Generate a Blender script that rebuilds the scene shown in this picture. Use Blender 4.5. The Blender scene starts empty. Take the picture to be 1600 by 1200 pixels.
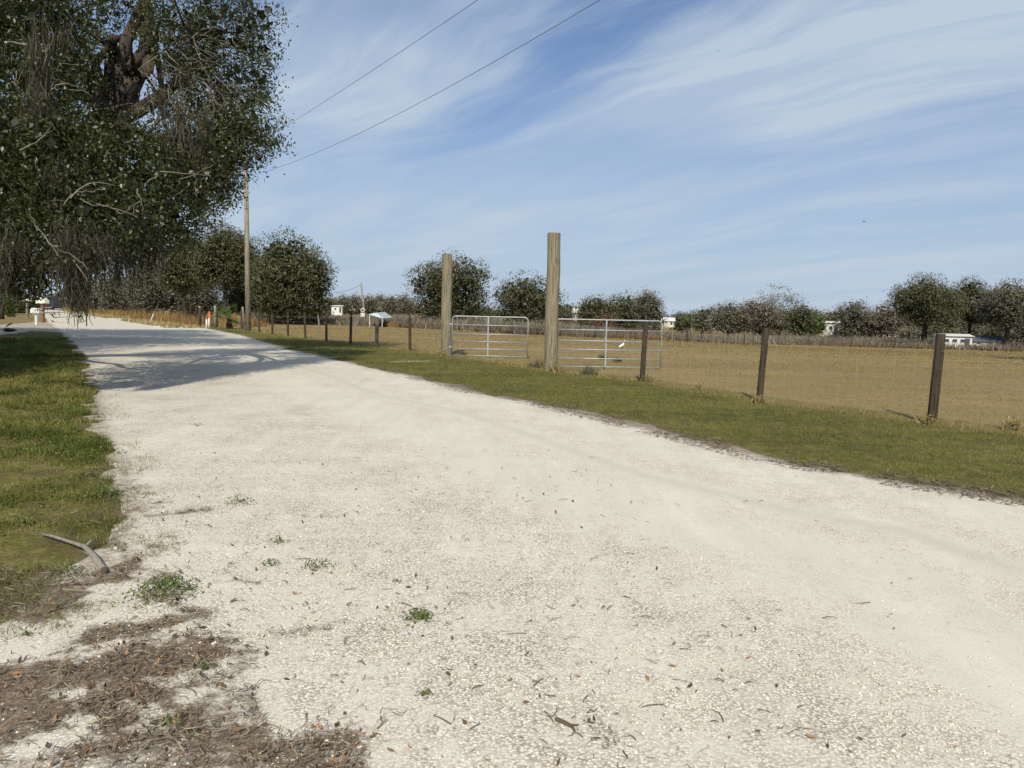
import bpy, math, random
import numpy as np
from mathutils import Vector, Matrix
random.seed(7)
rng = np.random.default_rng(11)
scn = bpy.context.scene
col = scn.collection
R = math.radians

# ------------------------------------------------------------------ camera
EYE = np.array([0.0, 0.0, 1.6]); FPX = 1200.0
pitch = math.atan(110.6/FPX); roll = R(1.2)
fw = np.array([0, math.cos(pitch), -math.sin(pitch)])
r0 = np.array([1.0, 0, 0]); u0 = np.array([0, math.sin(pitch), math.cos(pitch)])
rt = r0*math.cos(roll)+u0*math.sin(roll); up = u0*math.cos(roll)-r0*math.sin(roll)
cam = bpy.data.objects.new('camera', bpy.data.cameras.new('camera')); col.objects.link(cam)
cam.matrix_world = Matrix(((rt[0], up[0], -fw[0], EYE[0]), (rt[1], up[1], -fw[1], EYE[1]), (rt[2], up[2], -fw[2], EYE[2]), (0, 0, 0, 1)))
cam.data.sensor_width = 36; cam.data.lens = 36*FPX/1600; cam.data.clip_end = 9000; cam.data.clip_start = 0.05
scn.camera = cam

def sst(t):
    t = np.clip(t, 0, 1); return t*t*(3-2*t)
def zt(x, y):
    return -1.9*sst((np.asarray(y, float)-20)/90)*sst((np.asarray(x, float)+8)/42)
def ray(px, py): return fw+rt*(px-800)/FPX+up*(600-py)/FPX
def at(px, py):
    """ground point seen in that direction"""
    d = ray(px, py); t = 1.0
    while t < 2500:
        p = EYE+d*t
        if p[2] < zt(p[0], p[1]): break
        t *= 1.01
    a, b = t/1.01, t
    for _ in range(30):
        m = (a+b)/2; p = EYE+d*m
        if p[2] < zt(p[0], p[1]): b = m
        else: a = m
    return EYE+d*a
def atd(px, py, Y):
    d = ray(px, py); return EYE+d*(Y/d[1])
def top_z(px, py, P):   # height of something over ground point P whose top shows at py
    return atd(px, py, P[1])[2]-P[2]

def _h(ix, iy, s):
    n = (ix.astype(np.int64)*374761393+iy.astype(np.int64)*668265263+s*982451653) & 0x7fffffff
    n = (n ^ (n >> 13))*1274126177 & 0x7fffffff
    return ((n ^ (n >> 16)) & 0xffff)/65535.0
def vn(x, y, s=0):
    x = np.asarray(x, float); y = np.asarray(y, float)
    ix = np.floor(x); iy = np.floor(y); fx = x-ix; fy = y-iy
    fx = fx*fx*(3-2*fx); fy = fy*fy*(3-2*fy)
    return (_h(ix, iy, s)*(1-fx)+_h(ix+1, iy, s)*fx)*(1-fy)+(_h(ix, iy+1, s)*(1-fx)+_h(ix+1, iy+1, s)*fx)*fy
def fbm(x, y, s=0, o=4):
    v = 0; a = .5
    for i in range(o):
        v = v+a*vn(np.asarray(x)*2**i, np.asarray(y)*2**i, s+i); a *= .5
    return v/(1-.5**o)
def segdist(x, y, pts):
    """distance to polyline and side (positive = to the right when walking along it)"""
    best = np.full(np.shape(x), 1e9); side = np.zeros(np.shape(x))
    for (ax, ay), (bx, by) in zip(pts[:-1], pts[1:]):
        dx, dy = bx-ax, by-ay; L = dx*dx+dy*dy
        t = np.clip(((x-ax)*dx+(y-ay)*dy)/L, 0, 1)
        d = np.hypot(x-ax-t*dx, y-ay-t*dy)
        m = d < best
        best = np.where(m, d, best); side = np.where(m, np.sign(dy*(x-ax)-dx*(y-ay)), side)
    return best, side
def inpoly(x, y, P):
    c = np.zeros(np.shape(x), bool); n = len(P)
    for i in range(n):
        x1, y1 = P[i]; x2, y2 = P[(i+1) % n]
        if y1 == y2: continue
        c ^= ((y1 > y) != (y2 > y)) & (x < (x2-x1)*(y-y1)/(y2-y1)+x1)
    return c
def spoly(x, y, P):
    d, _ = segdist(x, y, list(P)+[P[0]])
    return np.where(inpoly(x, y, P), d, -d)
G = lambda L: [tuple(at(a, b)[:2]) for a, b in L]

# ------------------------------------------------------------------ object helpers
def tag(o, label=None, cat=None, group=None, kind=None):
    if label: o['label'] = label
    if cat: o['category'] = cat
    if group: o['group'] = group
    if kind: o['kind'] = kind
    return o
def empty(name, loc, rz=0, label=None, cat=None, group=None):
    o = bpy.data.objects.new(name, None); col.objects.link(o)
    o.location = [float(v) for v in loc]; o.rotation_euler = (0, 0, rz); o.empty_display_size = .2
    return tag(o, label, cat, group)
def mk(name, V, F, mat, parent=None, tint=None, smooth=False, attrs=None):
    """fast mesh from arrays; F is an (M,k) array or a list of tuples"""
    me = bpy.data.meshes.new(name); V = np.asarray(V, np.float32)
    if isinstance(F, np.ndarray):
        M, k = F.shape
        me.vertices.add(len(V)); me.vertices.foreach_set('co', V.ravel())
        me.loops.add(M*k); me.loops.foreach_set('vertex_index', F.astype(np.int32).ravel())
        me.polygons.add(M); me.polygons.foreach_set('loop_start', (np.arange(M)*k).astype(np.int32))
        me.polygons.foreach_set('loop_total', np.full(M, k, np.int32))
        me.update(calc_edges=True)
    else:
        me.from_pydata(V.tolist(), [], F)
    if tint is not None: attrs = dict(attrs or {}, tint=tint)
    for k_, v in (attrs or {}).items():
        a = me.attributes.new(k_, 'FLOAT', 'POINT'); a.data.foreach_set('value', np.asarray(v, np.float32))
    if smooth: me.polygons.foreach_set('use_smooth', [True]*len(me.polygons))
    if mat is not None: me.materials.append(mat)
    me.validate()
    o = bpy.data.objects.new(name, me); col.objects.link(o)
    if parent: o.parent = parent
    return o
class MB:
    def __init__(s): s.v = []; s.f = []
    def add(s, V, F):
        n = len(s.v); s.v += [tuple(map(float, p)) for p in V]; s.f += [tuple(i+n for i in f) for f in F]
    def box(s, c, d, rz=0, taper=1.0):
        cx, cy, cz = c; a, b, h = d[0]/2, d[1]/2, d[2]/2; V = []
        for z, k in ((-h, 1), (h, taper)):
            for x, y in ((-a, -b), (a, -b), (a, b), (-a, b)):
                x *= k; y *= k
                V.append((cx+x*math.cos(rz)-y*math.sin(rz), cy+x*math.sin(rz)+y*math.cos(rz), cz+z))
        s.add(V, [(3, 2, 1, 0), (4, 5, 6, 7), (0, 1, 5, 4), (1, 2, 6, 5), (2, 3, 7, 6), (3, 0, 4, 7)]); return s
    def tube(s, pts, rad, n=8, jit=0.0, caps=True):
        pts = np.array([[float(q) for q in p] for p in pts]); m = len(pts)
        rad = np.full(m, rad, float) if np.isscalar(rad) else np.array(rad, float)
        V = []
        for i in range(m):
            a = pts[min(i+1, m-1)]-pts[max(i-1, 0)]; a = a/(np.linalg.norm(a)+1e-9)
            ref = np.array([0, 0, 1.0]) if abs(a[2]) < .9 else np.array([1.0, 0, 0])
            u = np.cross(a, ref); u /= np.linalg.norm(u); w = np.cross(a, u)
            for k in range(n):
                t = 2*math.pi*k/n; r = rad[i]*(1+random.uniform(-jit, jit))
                V.append(pts[i]+r*(u*math.cos(t)+w*math.sin(t)))
        F = [(i*n+k, i*n+(k+1) % n, (i+1)*n+(k+1) % n, (i+1)*n+k) for i in range(m-1) for k in range(n)]
        if caps: F += [tuple(range(n-1, -1, -1)), tuple((m-1)*n+k for k in range(n))]
        s.add(V, F); return s
    def build(s, name, mat, parent=None, smooth=False):
        return mk(name, s.v, s.f, mat, parent, smooth=smooth)
def rvec(n):
    v = rng.normal(size=(n, 3)); return v/np.linalg.norm(v, axis=1)[:, None]
def leaf_quads(C, size, upb=0.4, asp=.5, tint=None, fold=0.0):
    n = len(C); L = rvec(n); N = rvec(n); N[:, 2] = np.abs(N[:, 2])+upb
    W = np.cross(L, N); W /= np.linalg.norm(W, axis=1)[:, None]+1e-9
    size = np.broadcast_to(size, (n,))[:, None]
    V = np.stack([C-L*size*.5, C+W*size*asp*.5, C+L*size*.5, C-W*size*asp*.5], 1).reshape(-1, 3)
    F = np.arange(n*4).reshape(-1, 4)
    t = rng.random(n) if tint is None else tint
    return V, F, np.repeat(t, 4)
def blades(P, h, w, lean=.35, tint=None, dirv=None):
    n = len(P); a = rng.random(n)*2*math.pi; h = np.broadcast_to(h, (n,)); w = np.broadcast_to(w, (n,))
    side = np.stack([np.cos(a), np.sin(a), np.zeros(n)], 1)*w[:, None]*.5
    b = rng.random(n)*2*math.pi; l = rng.random(n)*lean*h*1.6
    tip = P+np.stack([np.cos(b)*l, np.sin(b)*l, h*(1-.3*rng.random(n))], 1)
    V = np.stack([P-side, P+side, tip], 1).reshape(-1, 3)
    t = rng.random(n) if tint is None else tint
    return V, np.arange(n*3).reshape(-1, 3), np.repeat(t, 3)
def cat_parts(parts):
    Vs, Fs, Ts = [], [], []; o = 0
    for V, F, T in parts:
        Vs.append(V); Fs.append(F+o); Ts.append(T); o += len(V)
    return np.concatenate(Vs), np.concatenate(Fs), np.concatenate(Ts)

# ------------------------------------------------------------------ materials
class NT:
    def __init__(s, name, rough=.9, spec=.2):
        s.m = bpy.data.materials.new(name); s.m.use_nodes = True; s.t = s.m.node_tree; s.n = s.t.nodes
        s.b = s.n['Principled BSDF']; s.b.inputs['Roughness'].default_value = rough
        s.b.inputs['Specular IOR Level'].default_value = spec
        s.tc = s.n.new('ShaderNodeTexCoord').outputs['Object']
    def lk(s, a, b): s.t.links.new(a, b)
    def val(s, sock, v):
        if isinstance(v, (int, float)): sock.default_value = v
        elif isinstance(v, tuple): sock.default_value = (*v, 1) if len(v) == 3 and len(sock.default_value) == 4 else v
        else: s.lk(v, sock)
    def scaled(s, sc, rot=(0, 0, 0)):
        m = s.n.new('ShaderNodeMapping'); s.lk(s.tc, m.inputs['Vector'])
        m.inputs['Scale'].default_value = sc; m.inputs['Rotation'].default_value = rot; return m.outputs[0]
    def noise(s, sc, det=3, rough=.6, vec=None, dist=0):
        n = s.n.new('ShaderNodeTexNoise'); s.lk(vec or s.tc, n.inputs['Vector'])
        n.inputs['Scale'].default_value = sc; n.inputs['Detail'].default_value = det
        n.inputs['Roughness'].default_value = rough; n.inputs['Distortion'].default_value = dist; return n.outputs['Fac']
    def vor(s, sc, out='Color', feat='F1', vec=None):
        n = s.n.new('ShaderNodeTexVoronoi'); n.feature = feat; s.lk(vec or s.tc, n.inputs['Vector'])
        n.inputs['Scale'].default_value = sc; return n.outputs[out]
    def attr(s, name):
        n = s.n.new('ShaderNodeAttribute'); n.attribute_name = name; return n.outputs['Fac']
    def math(s, op, a, b=0.0, c=None, clamp=False):
        n = s.n.new('ShaderNodeMath'); n.operation = op; n.use_clamp = clamp
        s.val(n.inputs[0], a); s.val(n.inputs[1], b)
        if c is not None: s.val(n.inputs[2], c)
        return n.outputs[0]
    def mr(s, v, a, b, c=0.0, d=1.0):
        n = s.n.new('ShaderNodeMapRange'); s.val(n.inputs[0], v)
        for i, q in enumerate((a, b, c, d)): n.inputs[i+1].default_value = q
        return n.outputs[0]
    def mix(s, f, a, b, mode='MIX'):
        n = s.n.new('ShaderNodeMix'); n.data_type = 'RGBA'; n.blend_type = mode
        s.val(n.inputs[0], f); s.val(n.inputs[6], a); s.val(n.inputs[7], b); return n.outputs[2]
    def ramp(s, f, stops):
        n = s.n.new('ShaderNodeValToRGB'); s.val(n.inputs[0], f); e = n.color_ramp.elements
        while len(e) < len(stops): e.new(.5)
        for q, (p, c) in zip(e, stops): q.position = p; q.color = (*c, 1)
        return n.outputs[0]
    def bump(s, h, st=.5, d=.01):
        n = s.n.new('ShaderNodeBump'); n.inputs['Strength'].default_value = st; n.inputs['Distance'].default_value = d
        s.lk(h, n.inputs['Height']); s.lk(n.outputs[0], s.b.inputs['Normal'])
    def out(s, c): s.val(s.b.inputs['Base Color'], c); return s.m
def plain(name, c, rough=.8, metal=0, var=.25, sc=6, spec=.3):
    t = NT(name, rough, spec); t.b.inputs['Metallic'].default_value = metal
    n = t.noise(sc, 4); d = tuple(v*(1-var) for v in c); l = tuple(min(1, v*(1+var)) for v in c)
    return t.out(t.ramp(n, [(.3, d), (.7, l)]))
def leafmat(name, stops, trans=.25, rough=.5, spec=.35):
    t = NT(name, rough, spec); c = t.ramp(t.attr('tint'), stops); t.out(c)
    tr = t.n.new('ShaderNodeBsdfTranslucent'); t.lk(t.mix(.5, c, (.10, .13, .02)), tr.inputs[0])
    mx = t.n.new('ShaderNodeMixShader'); mx.inputs[0].default_value = trans
    t.lk(t.b.outputs[0], mx.inputs[1]); t.lk(tr.outputs[0], mx.inputs[2])
    t.lk(mx.outputs[0], t.n['Material Output'].inputs['Surface']); return t.m
def woodmat(name, a, b, streak=30, rough=.9):
    t = NT(name, rough, .15); v = t.scaled((streak, streak, 1.6)); n = t.noise(1, 5, .7, v, .6)
    n2 = t.noise(2.2, 3); m = t.mix(t.mr(n2, .35, .7), t.ramp(n, [(.3, a), (.62, b)]), tuple(q*.8 for q in b))
    cr = t.noise(1, 4, .7, t.scaled((streak*1.7, streak*1.7, .9)), .8)
    m = t.mix(t.mr(cr, .40, .47, .85, 0), m, tuple(q*.3 for q in a)); t.bump(n, .7, .01); return t.out(m)

def mat_road():
    t = NT('gravel_road_surface', .95, .1)
    lit, sm, edge = t.attr('litter'), t.attr('smooth_track'), t.attr('verge')
    cell = t.vor(75, 'Color'); sx = t.n.new('ShaderNodeSeparateColor'); t.lk(cell, sx.inputs[0])
    big = t.noise(1.1, 5, .65); med = t.noise(9, 4, .7); fine = t.noise(70, 3, .7); ff = t.noise(160, 2, .6)
    stone = t.ramp(sx.outputs[0], [(0, (.50, .445, .355)), (.5, (.69, .64, .545)), (1, (.84, .80, .71))])
    sand = t.ramp(fine, [(.3, (.59, .545, .455)), (.7, (.70, .655, .56))])
    sand = t.mix(t.mr(t.noise(1.0, 4, .6, t.scaled((3.0, .35, 1), (0, 0, R(-32)))), .35, .7, 0, .55), sand, (.49, .46, .385))
    rough_ = t.math('SUBTRACT', t.mr(t.math('ADD', t.math('MULTIPLY', med, .6), t.math('MULTIPLY', big, .4)), .36, .54), t.math('MULTIPLY', sm, .72), clamp=True)
    c = t.mix(rough_, sand, stone)
    dist = t.vor(75, 'Distance'); gap = t.mr(t.math('ADD', dist, t.math('MULTIPLY', t.math('SUBTRACT', ff, .5), .5)), .36, .64, 0, .82)
    gap2 = t.math('MULTIPLY', gap, t.math('ADD', rough_, .12))
    c = t.mix(t.math('MULTIPLY', gap2, t.mr(big, .35, .65, .55, .95), clamp=True), c, (.20, .155, .105))
    # loose dark specks
    v2 = t.vor(23, 'Color'); s2 = t.n.new('ShaderNodeSeparateColor'); t.lk(v2, s2.inputs[0])
    sp = t.math('MULTIPLY', t.mr(s2.outputs[1], .80, .88), t.mr(t.math('ADD', t.vor(23, 'Distance'), t.math('MULTIPLY', t.math('SUBTRACT', ff, .5), .5)), .12, .24, .8, 0))
    sp = t.math('MULTIPLY', sp, t.mr(sm, 0, .6, 1, .15))
    c = t.mix(sp, c, (.17, .12, .08))
    c = t.mix(t.mr(t.noise(1, 4, .6, t.scaled((2.6, .12, 1), (0, 0, R(-32)))), .42, .68, 0, .5), c, (.60, .56, .465))
    c = t.mix(t.math('MULTIPLY', t.mr(t.noise(2.3, 7, .8), .52, .75, 0, .14), rough_), c, (.36, .30, .235))
    c = t.mix(t.math('MULTIPLY', t.attr('rut'), .55), c, (.47, .44, .36))
    c = t.mix(t.mr(ff, .30, .42, .22, 0), c, (.34, .29, .22))
    # litter
    ln = t.math('ADD', t.math('MULTIPLY', lit, .72), t.math('MULTIPLY', t.math('SUBTRACT', t.noise(9, 7, .85), .5), 1.7))
    lc = t.ramp(t.noise(45, 4, .8), [(.35, (.05, .032, .022)), (.5, (.13, .09, .06)), (.66, (.27, .21, .15))])
    c = t.mix(t.math('MULTIPLY', t.mr(ln, .30, .60, 0, .92), t.mr(lit, .02, .2), clamp=True), c, lc)
    en = t.math('ADD', edge, t.math('SUBTRACT', t.noise(7, 5, .8), .5))
    c = t.mix(t.mr(en, .45, .72, 0, .8), c, (.17, .125, .085))
    h = t.math('ADD', t.math('MULTIPLY', dist, t.math('MULTIPLY', rough_, -.5)), t.math('ADD', t.math('MULTIPLY', fine, .8), t.math('MULTIPLY', ff, .5)))
    t.bump(h, .6, .006); return t.out(c)
def mat_ground():  # verge, field and bare soil
    t = NT('grass_and_field_soil', .95, .05)
    f, soil, pad = t.attr('field'), t.attr('soil'), t.attr('pad')
    n1 = t.noise(.35, 5, .65); n2 = t.noise(6, 5, .7); n3 = t.noise(60, 3, .7)
    st = t.noise(1, 5, .7, t.scaled((.05, .30, 1), (0, 0, R(-9))), 1.2)
    green = t.ramp(n2, [(.25, (.085, .082, .022)), (.5, (.155, .140, .042)), (.72, (.24, .19, .085))])
    dry = t.ramp(t.math('ADD', t.math('MULTIPLY', n2, .35), t.math('MULTIPLY', st, .65)), [(.3, (.20, .15, .068)), (.45, (.295, .215, .105)), (.6, (.36, .265, .14)), (.75, (.45, .34, .20))])
    dry = t.mix(t.mr(n1, .4, .65, 0, .5), dry, (.22, .185, .075))
    dry = t.mix(t.mr(t.noise(.12, 4, .6), .48, .66, 0, .4), dry, (.21, .175, .075))
    dry = t.mix(t.mr(n3, .35, .7, .3, 0), dry, (.09, .075, .03))
    green = t.mix(t.mr(t.noise(2.2, 7, .8), .46, .60, 0, .9), green, (.10, .075, .045))
    c = t.mix(f, green, dry)
    sn = t.math('ADD', soil, t.math('SUBTRACT', n2, .5))
    c = t.mix(t.mr(sn, .4, .7), c, t.ramp(n3, [(.3, (.07, .05, .035)), (.7, (.24, .19, .13))]))
    pn = t.math('ADD', pad, t.math('SUBTRACT', n2, .5))
    c = t.mix(t.mr(pn, .45, .7), c, (.55, .48, .38))
    t.bump(t.math('ADD', n2, t.math('MULTIPLY', n3, .5)), .8, .03); return t.out(c)

M = dict(
 road=mat_road(), ground=mat_ground(),
 bigpost=woodmat('weathered_round_timber', (.135, .12, .08), (.29, .255, .175), 26),
 post=woodmat('dark_creosote_wood', (.022, .018, .013), (.085, .068, .048), 55),
 greypost=woodmat('silvered_wood', (.13, .115, .085), (.27, .24, .19), 40),
 pole=woodmat('utility_pole_wood', (.17, .16, .115), (.34, .31, .235), 18),
 galv=plain('galvanised_steel', (.34, .365, .39), .5, .4, .3, 14, .4),
 wire=plain('fence_wire', (.27, .24, .20), .7, .2, .3),
 cable=plain('overhead_cable', (.09, .10, .12), .7),
 bark=woodmat('oak_bark', (.02, .017, .014), (.085, .072, .058), 7),
 twig=plain('pale_twig', (.20, .18, .14), .9, 0, .3, 9),
 darktwig=plain('dry_twig', (.12, .085, .06), .9, 0, .3, 9),
 stick=woodmat('bleached_stick', (.12, .105, .085), (.36, .33, .28), 90),
 white=plain('white_paint', (.60, .60, .56), .7, 0, .15, 1.5), offwhite=plain('cream_siding', (.58, .56, .48), .7, 0, .1),
 mailw=plain('white_mailbox_plastic', (.72, .76, .60), .45, 0, .06),
 brownwood=woodmat('brown_timber', (.14, .07, .04), (.28, .15, .09), 30),
 roofm=plain('metal_roof', (.50, .54, .58), .4, .3, .12, 3), roofg=plain('grey_shingle', (.10, .11, .13), .9, 0, .2, 3),
 glass=plain('dark_window', (.03, .04, .05), .15, 0, .2, 3, .6), blue=plain('blue_grey_siding', (.30, .38, .47), .7, 0, .12),
 black=plain('black_rubber', (.018, .018, .02), .55, 0, .2), dark=plain('dark_grey_paint', (.055, .06, .068), .5, 0, .12),
 orange=plain('orange_marker', (.55, .14, .05), .6, 0, .15), red=plain('red_reflector', (.5, .03, .02), .3), feather=plain('white_feathers', (.85, .85, .82), .8, 0, .05, 20),
 oak=leafmat('oak_leaves', [(0, (.012, .017, .006)), (.5, (.038, .047, .014)), (.85, (.092, .100, .032)), (1, (.17, .17, .075))], .28, .4, .45),
 far=leafmat('hazed_oak_leaves', [(0, (.050, .053, .028)), (.6, (.100, .103, .048)), (1, (.17, .165, .085))], .15),  # lightened, distance haze mixed into the leaf colour
 farg=leafmat('hazed_grey_green_leaves', [(0, (.085, .082, .058)), (.6, (.150, .142, .098)), (1, (.23, .21, .155))], .15),  # greyer and paler, aerial haze put into the colour
 farb=leafmat('hazed_brown_twigs', [(0, (.090, .078, .055)), (.6, (.175, .150, .108)), (1, (.27, .235, .18))], .1),  # brown lifted toward haze by its colour alone
 rust=leafmat('rust_brown_leaves', [(0, (.07, .035, .022)), (1, (.24, .13, .085))], .1),
 bright=leafmat('bright_green_leaves', [(0, (.04, .07, .012)), (1, (.15, .22, .04))], .25),
 palm=leafmat('palm_fronds', [(0, (.022, .045, .010)), (.7, (.07, .11, .02)), (1, (.28, .20, .05))], .2),
 moss=leafmat('spanish_moss_strands', [(0, (.03, .027, .02)), (.6, (.085, .075, .056)), (1, (.20, .175, .13))], .25, .9, .1),
 grass=leafmat('green_grass', [(0, (.05, .066, .012)), (.35, (.125, .148, .028)), (.65, (.235, .215, .065)), (1, (.42, .33, .16))], .3, .6, .2),
 drygrass=leafmat('dry_grass', [(0, (.15, .12, .045)), (.6, (.35, .265, .125)), (1, (.50, .39, .22))], .25, .8, .1),
 orgrass=leafmat('tall_russet_grass', [(0, (.10, .06, .025)), (.5, (.24, .145, .06)), (1, (.38, .27, .11))], .2, .8, .1),
 weed=leafmat('weed_leaves', [(0, (.035, .055, .010)), (1, (.15, .20, .035))], .25, .5, .3),
 litter=leafmat('dead_leaves', [(0, (.045, .028, .018)), (.5, (.14, .085, .05)), (.9, (.27, .17, .10)), (1, (.40, .20, .09))], .05, .8, .15),
 straw=leafmat('dead_straw', [(0, (.07, .052, .036)), (.6, (.20, .16, .11)), (1, (.38, .31, .22))], .05, .9, .1),
 stones=leafmat('loose_shell_stones', [(0, (.26, .21, .15)), (.2, (.50, .44, .34)), (.45, (.64, .58, .47)), (1, (.74, .69, .585))], 0, .9, .15),
)

# ------------------------------------------------------------------ layout polylines (ground coordinates)
EDGE_R = G([(1750, 818), (1600, 781), (1380, 748), (1220, 719), (1100, 690), (940, 652), (863, 634), (745, 613), (640, 586), (600, 578), (530, 562), (466, 549), (380, 524), (300, 508), (200, 495), (140, 486.5), (112, 481.5), (97, 478.8)])
d0 = np.array(EDGE_R[0])-np.array(EDGE_R[1]); d0 /= np.linalg.norm(d0)
EDGE_R = [tuple(np.array(EDGE_R[0])+d0*60)]+EDGE_R
EDGE_L = G([(-120, 1010), (0, 978), (60, 950), (95, 905), (150, 868), (190, 812), (196, 770), (165, 720), (152, 665), (141, 610), (130, 560), (96, 520), (76, 505), (66, 495), (60, 486.5), (62, 480.5), (70, 478)])
POSTS = [(1455, 663, 521), (1186, 628, 512), (1003, 597, 503), (640.6, 548.4, 496), (588.5, 541, 495.6), (547.6, 537, 492.4), (510, 533.6, 492.4), (477, 528.4, 489), (450, 525, 488), (425.6, 523, 489), (404.8, 519, 487)]
FENCE = [tuple(at(a, b)[:2]) for a, b, _ in POSTS]
fdir = np.array([-.546, .838])
GATE_L, GATE_C = at(697, 556), at(860, 580)
FL = [tuple(np.array(FENCE[0])-fdir*60)]+FENCE[:3]+[tuple(GATE_C[:2]), tuple(GATE_L[:2])]+FENCE[3:]+[tuple(np.array(FENCE[-1])+fdir*300)]
DRIVE = G([(-60, 528), (-60, 507), (0, 507), (55, 503), (76, 503), (120, 516), (90, 519), (50, 517), (20, 522)])
DRIVE2 = G([(-60, 488.4), (-60, 484.5), (66, 483.5), (66, 486.5)])

def road_mask(x, y):
    wob = (fbm(x*.9, y*.9, 3)-.5)*.65+(fbm(x*5, y*5, 9)-.5)*.40
    dr, sr = segdist(x, y, EDGE_R); dl, sl = segdist(x, y, EDGE_L)
    inr = -sr*dr; inl = sl*dl       # both positive inside the road
    ins = np.minimum(inr, inl)+wob*np.clip(np.hypot(x, y)/14, .55, 1)
    dd = np.maximum(spoly(x, y, DRIVE), spoly(x, y, DRIVE2))+wob*.5
    return np.maximum(ins, dd), inr, inl

LIT = [  # litter patches in the foreground: ellipse centre px, end px, half width m, strength
 ((-40, 1160), (150, 1120), .30, 1.0), ((30, 1080), (240, 1040), .17, .95), ((150, 1040), (330, 1010), .13, .8), ((180, 990), (240, 980), .11, .9),
 ((230, 860), (190, 905), .17, .85), ((180, 850), (290, 965), .13, .75), ((20, 900), (60, 960), .2, .8), ((230, 810), (330, 800), .05, .7),
 ((330, 1165), (520, 1190), .13, .85), ((360, 1120), (400, 1170), .10, .7), ((440, 1000), (520, 985), .07, .55), ((480, 810), (600, 808), .035, .5),
 ((370, 912), (410, 915), .035, .6), ((340, 1060), (380, 1100), .08, .6), ((0, 930), (60, 930), .15, .8), ((940, 1130), (990, 1180), .08, .35), ((300, 1000), (380, 1040), .09, .55), ((60, 1200), (250, 1190), .22, .7), ((270, 700), (300, 650), .05, .3), ((210, 800), (250, 790), .10, .6)]
LITG = [(G([a, b]), w, s) for a, b, w, s in LIT]
def litter_mask(x, y):
    m = np.zeros(np.shape(x)); w0 = (fbm(x*5, y*5, 21)-.5)
    for seg, w, s in LITG:
        d, _ = segdist(x, y, seg); m = np.maximum(m, s*sst(1.25-(d+w0*w*3.2)/w*.75))
    return m

# ------------------------------------------------------------------ ground and road sheets (one polar grid)
def polar():
    azf = np.arange(-62, 62.01, .28); azc = np.arange(66, 294.01, 4.0)
    az = np.radians(np.concatenate([azf, azc])); r = [0.6]
    while r[-1] < 4200: r.append(r[-1]*(1.011 if 2 < r[-1] < 60 else 1.03))
    r = np.array(r); A, Rr = np.meshgrid(az, r); X = Rr*np.sin(A); Y = Rr*np.cos(A)
    return X, Y
X, Y = polar(); nr, na = X.shape
I = np.arange(nr*na).reshape(nr, na); J = np.roll(I, -1, 1)
Fq = np.stack([I[:-1], I[1:], J[1:], J[:-1]], -1).reshape(-1, 4)[:, ::-1]
x, y = X.ravel(), Y.ravel(); Z = zt(x, y)
ins, inr, inl = road_mask(x, y)
df, sf = segdist(x, y, FL); field = sst((sf*df+(fbm(x*.8, y*.8, 5)-.5)*1.2)/.9+.3)
field = np.maximum(field, sst((np.hypot(x, y)-45)/60)*.75)
field = np.where((x < -12) & (inl < -8), .4, field)
soil = np.maximum(sst(1-np.abs(ins+.05)/.22)*.6, litter_mask(x, y))*np.where(np.hypot(x, y) < 60, 1, 0)
soil = np.maximum(soil, sst(1-np.abs(df)/.35)*.55)
PAD = G([(585, 565.5), (640, 562.5), (692, 563), (680, 566), (610, 567.5)])
pad = np.clip(.30+spoly(x, y, PAD)*.7, 0, .55)
gz = Z+.012*fbm(x*3, y*3, 4)
V = np.stack([x, y, gz], 1); cidx = len(V); V = np.vstack([V, [[0, 0, 0]]])
Fc = np.array([[cidx, I[0, k], J[0, k], J[0, k]] for k in range(na)])
app = lambda a: np.append(a, a[-1]*0)
ground = mk('ground', V, Fq, M['ground'], attrs=dict(field=app(field), soil=app(soil), pad=app(pad)), smooth=True)
tag(ground, kind='structure')
keep = (ins[Fq].min(1) > -.25)
used, inv = np.unique(Fq[keep], return_inverse=True)
smoothv = np.exp(-((inr-2.0)/.22)**2)+.9*sst(1-np.abs(inr-3.15)/1.0)+.5*np.exp(-((inr-.95)/.35)**2)+.30*sst((5.2-inr)/2)
ro = mk('gravel_road', np.stack([x, y, gz+np.clip(ins*.25+.004, -.05, .014)], 1)[used], inv.reshape(-1, 4), M['road'], smooth=True,
        attrs=dict(rut=np.exp(-((inr-2.0+.06*np.sin(y*.7))/.13)**2)[used], litter=litter_mask(x, y)[used], smooth_track=np.clip(smoothv, 0, 1)[used], verge=(np.maximum(sst(1-inr/.75)*.75, sst(1-inl/.55)*.62)*(np.hypot(x, y) < 90))[used]))
tag(ro, kind='structure')

def scatter(n, amin, amax, rmin, rmax, pw=1.0):
    """points spread over a wedge, denser toward the camera"""
    a = np.radians(rng.uniform(amin, amax, n)); u = rng.random(n)
    r = (rmin**pw+u*(rmax**pw-rmin**pw))**(1/pw)
    return r*np.sin(a), r*np.cos(a)

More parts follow.
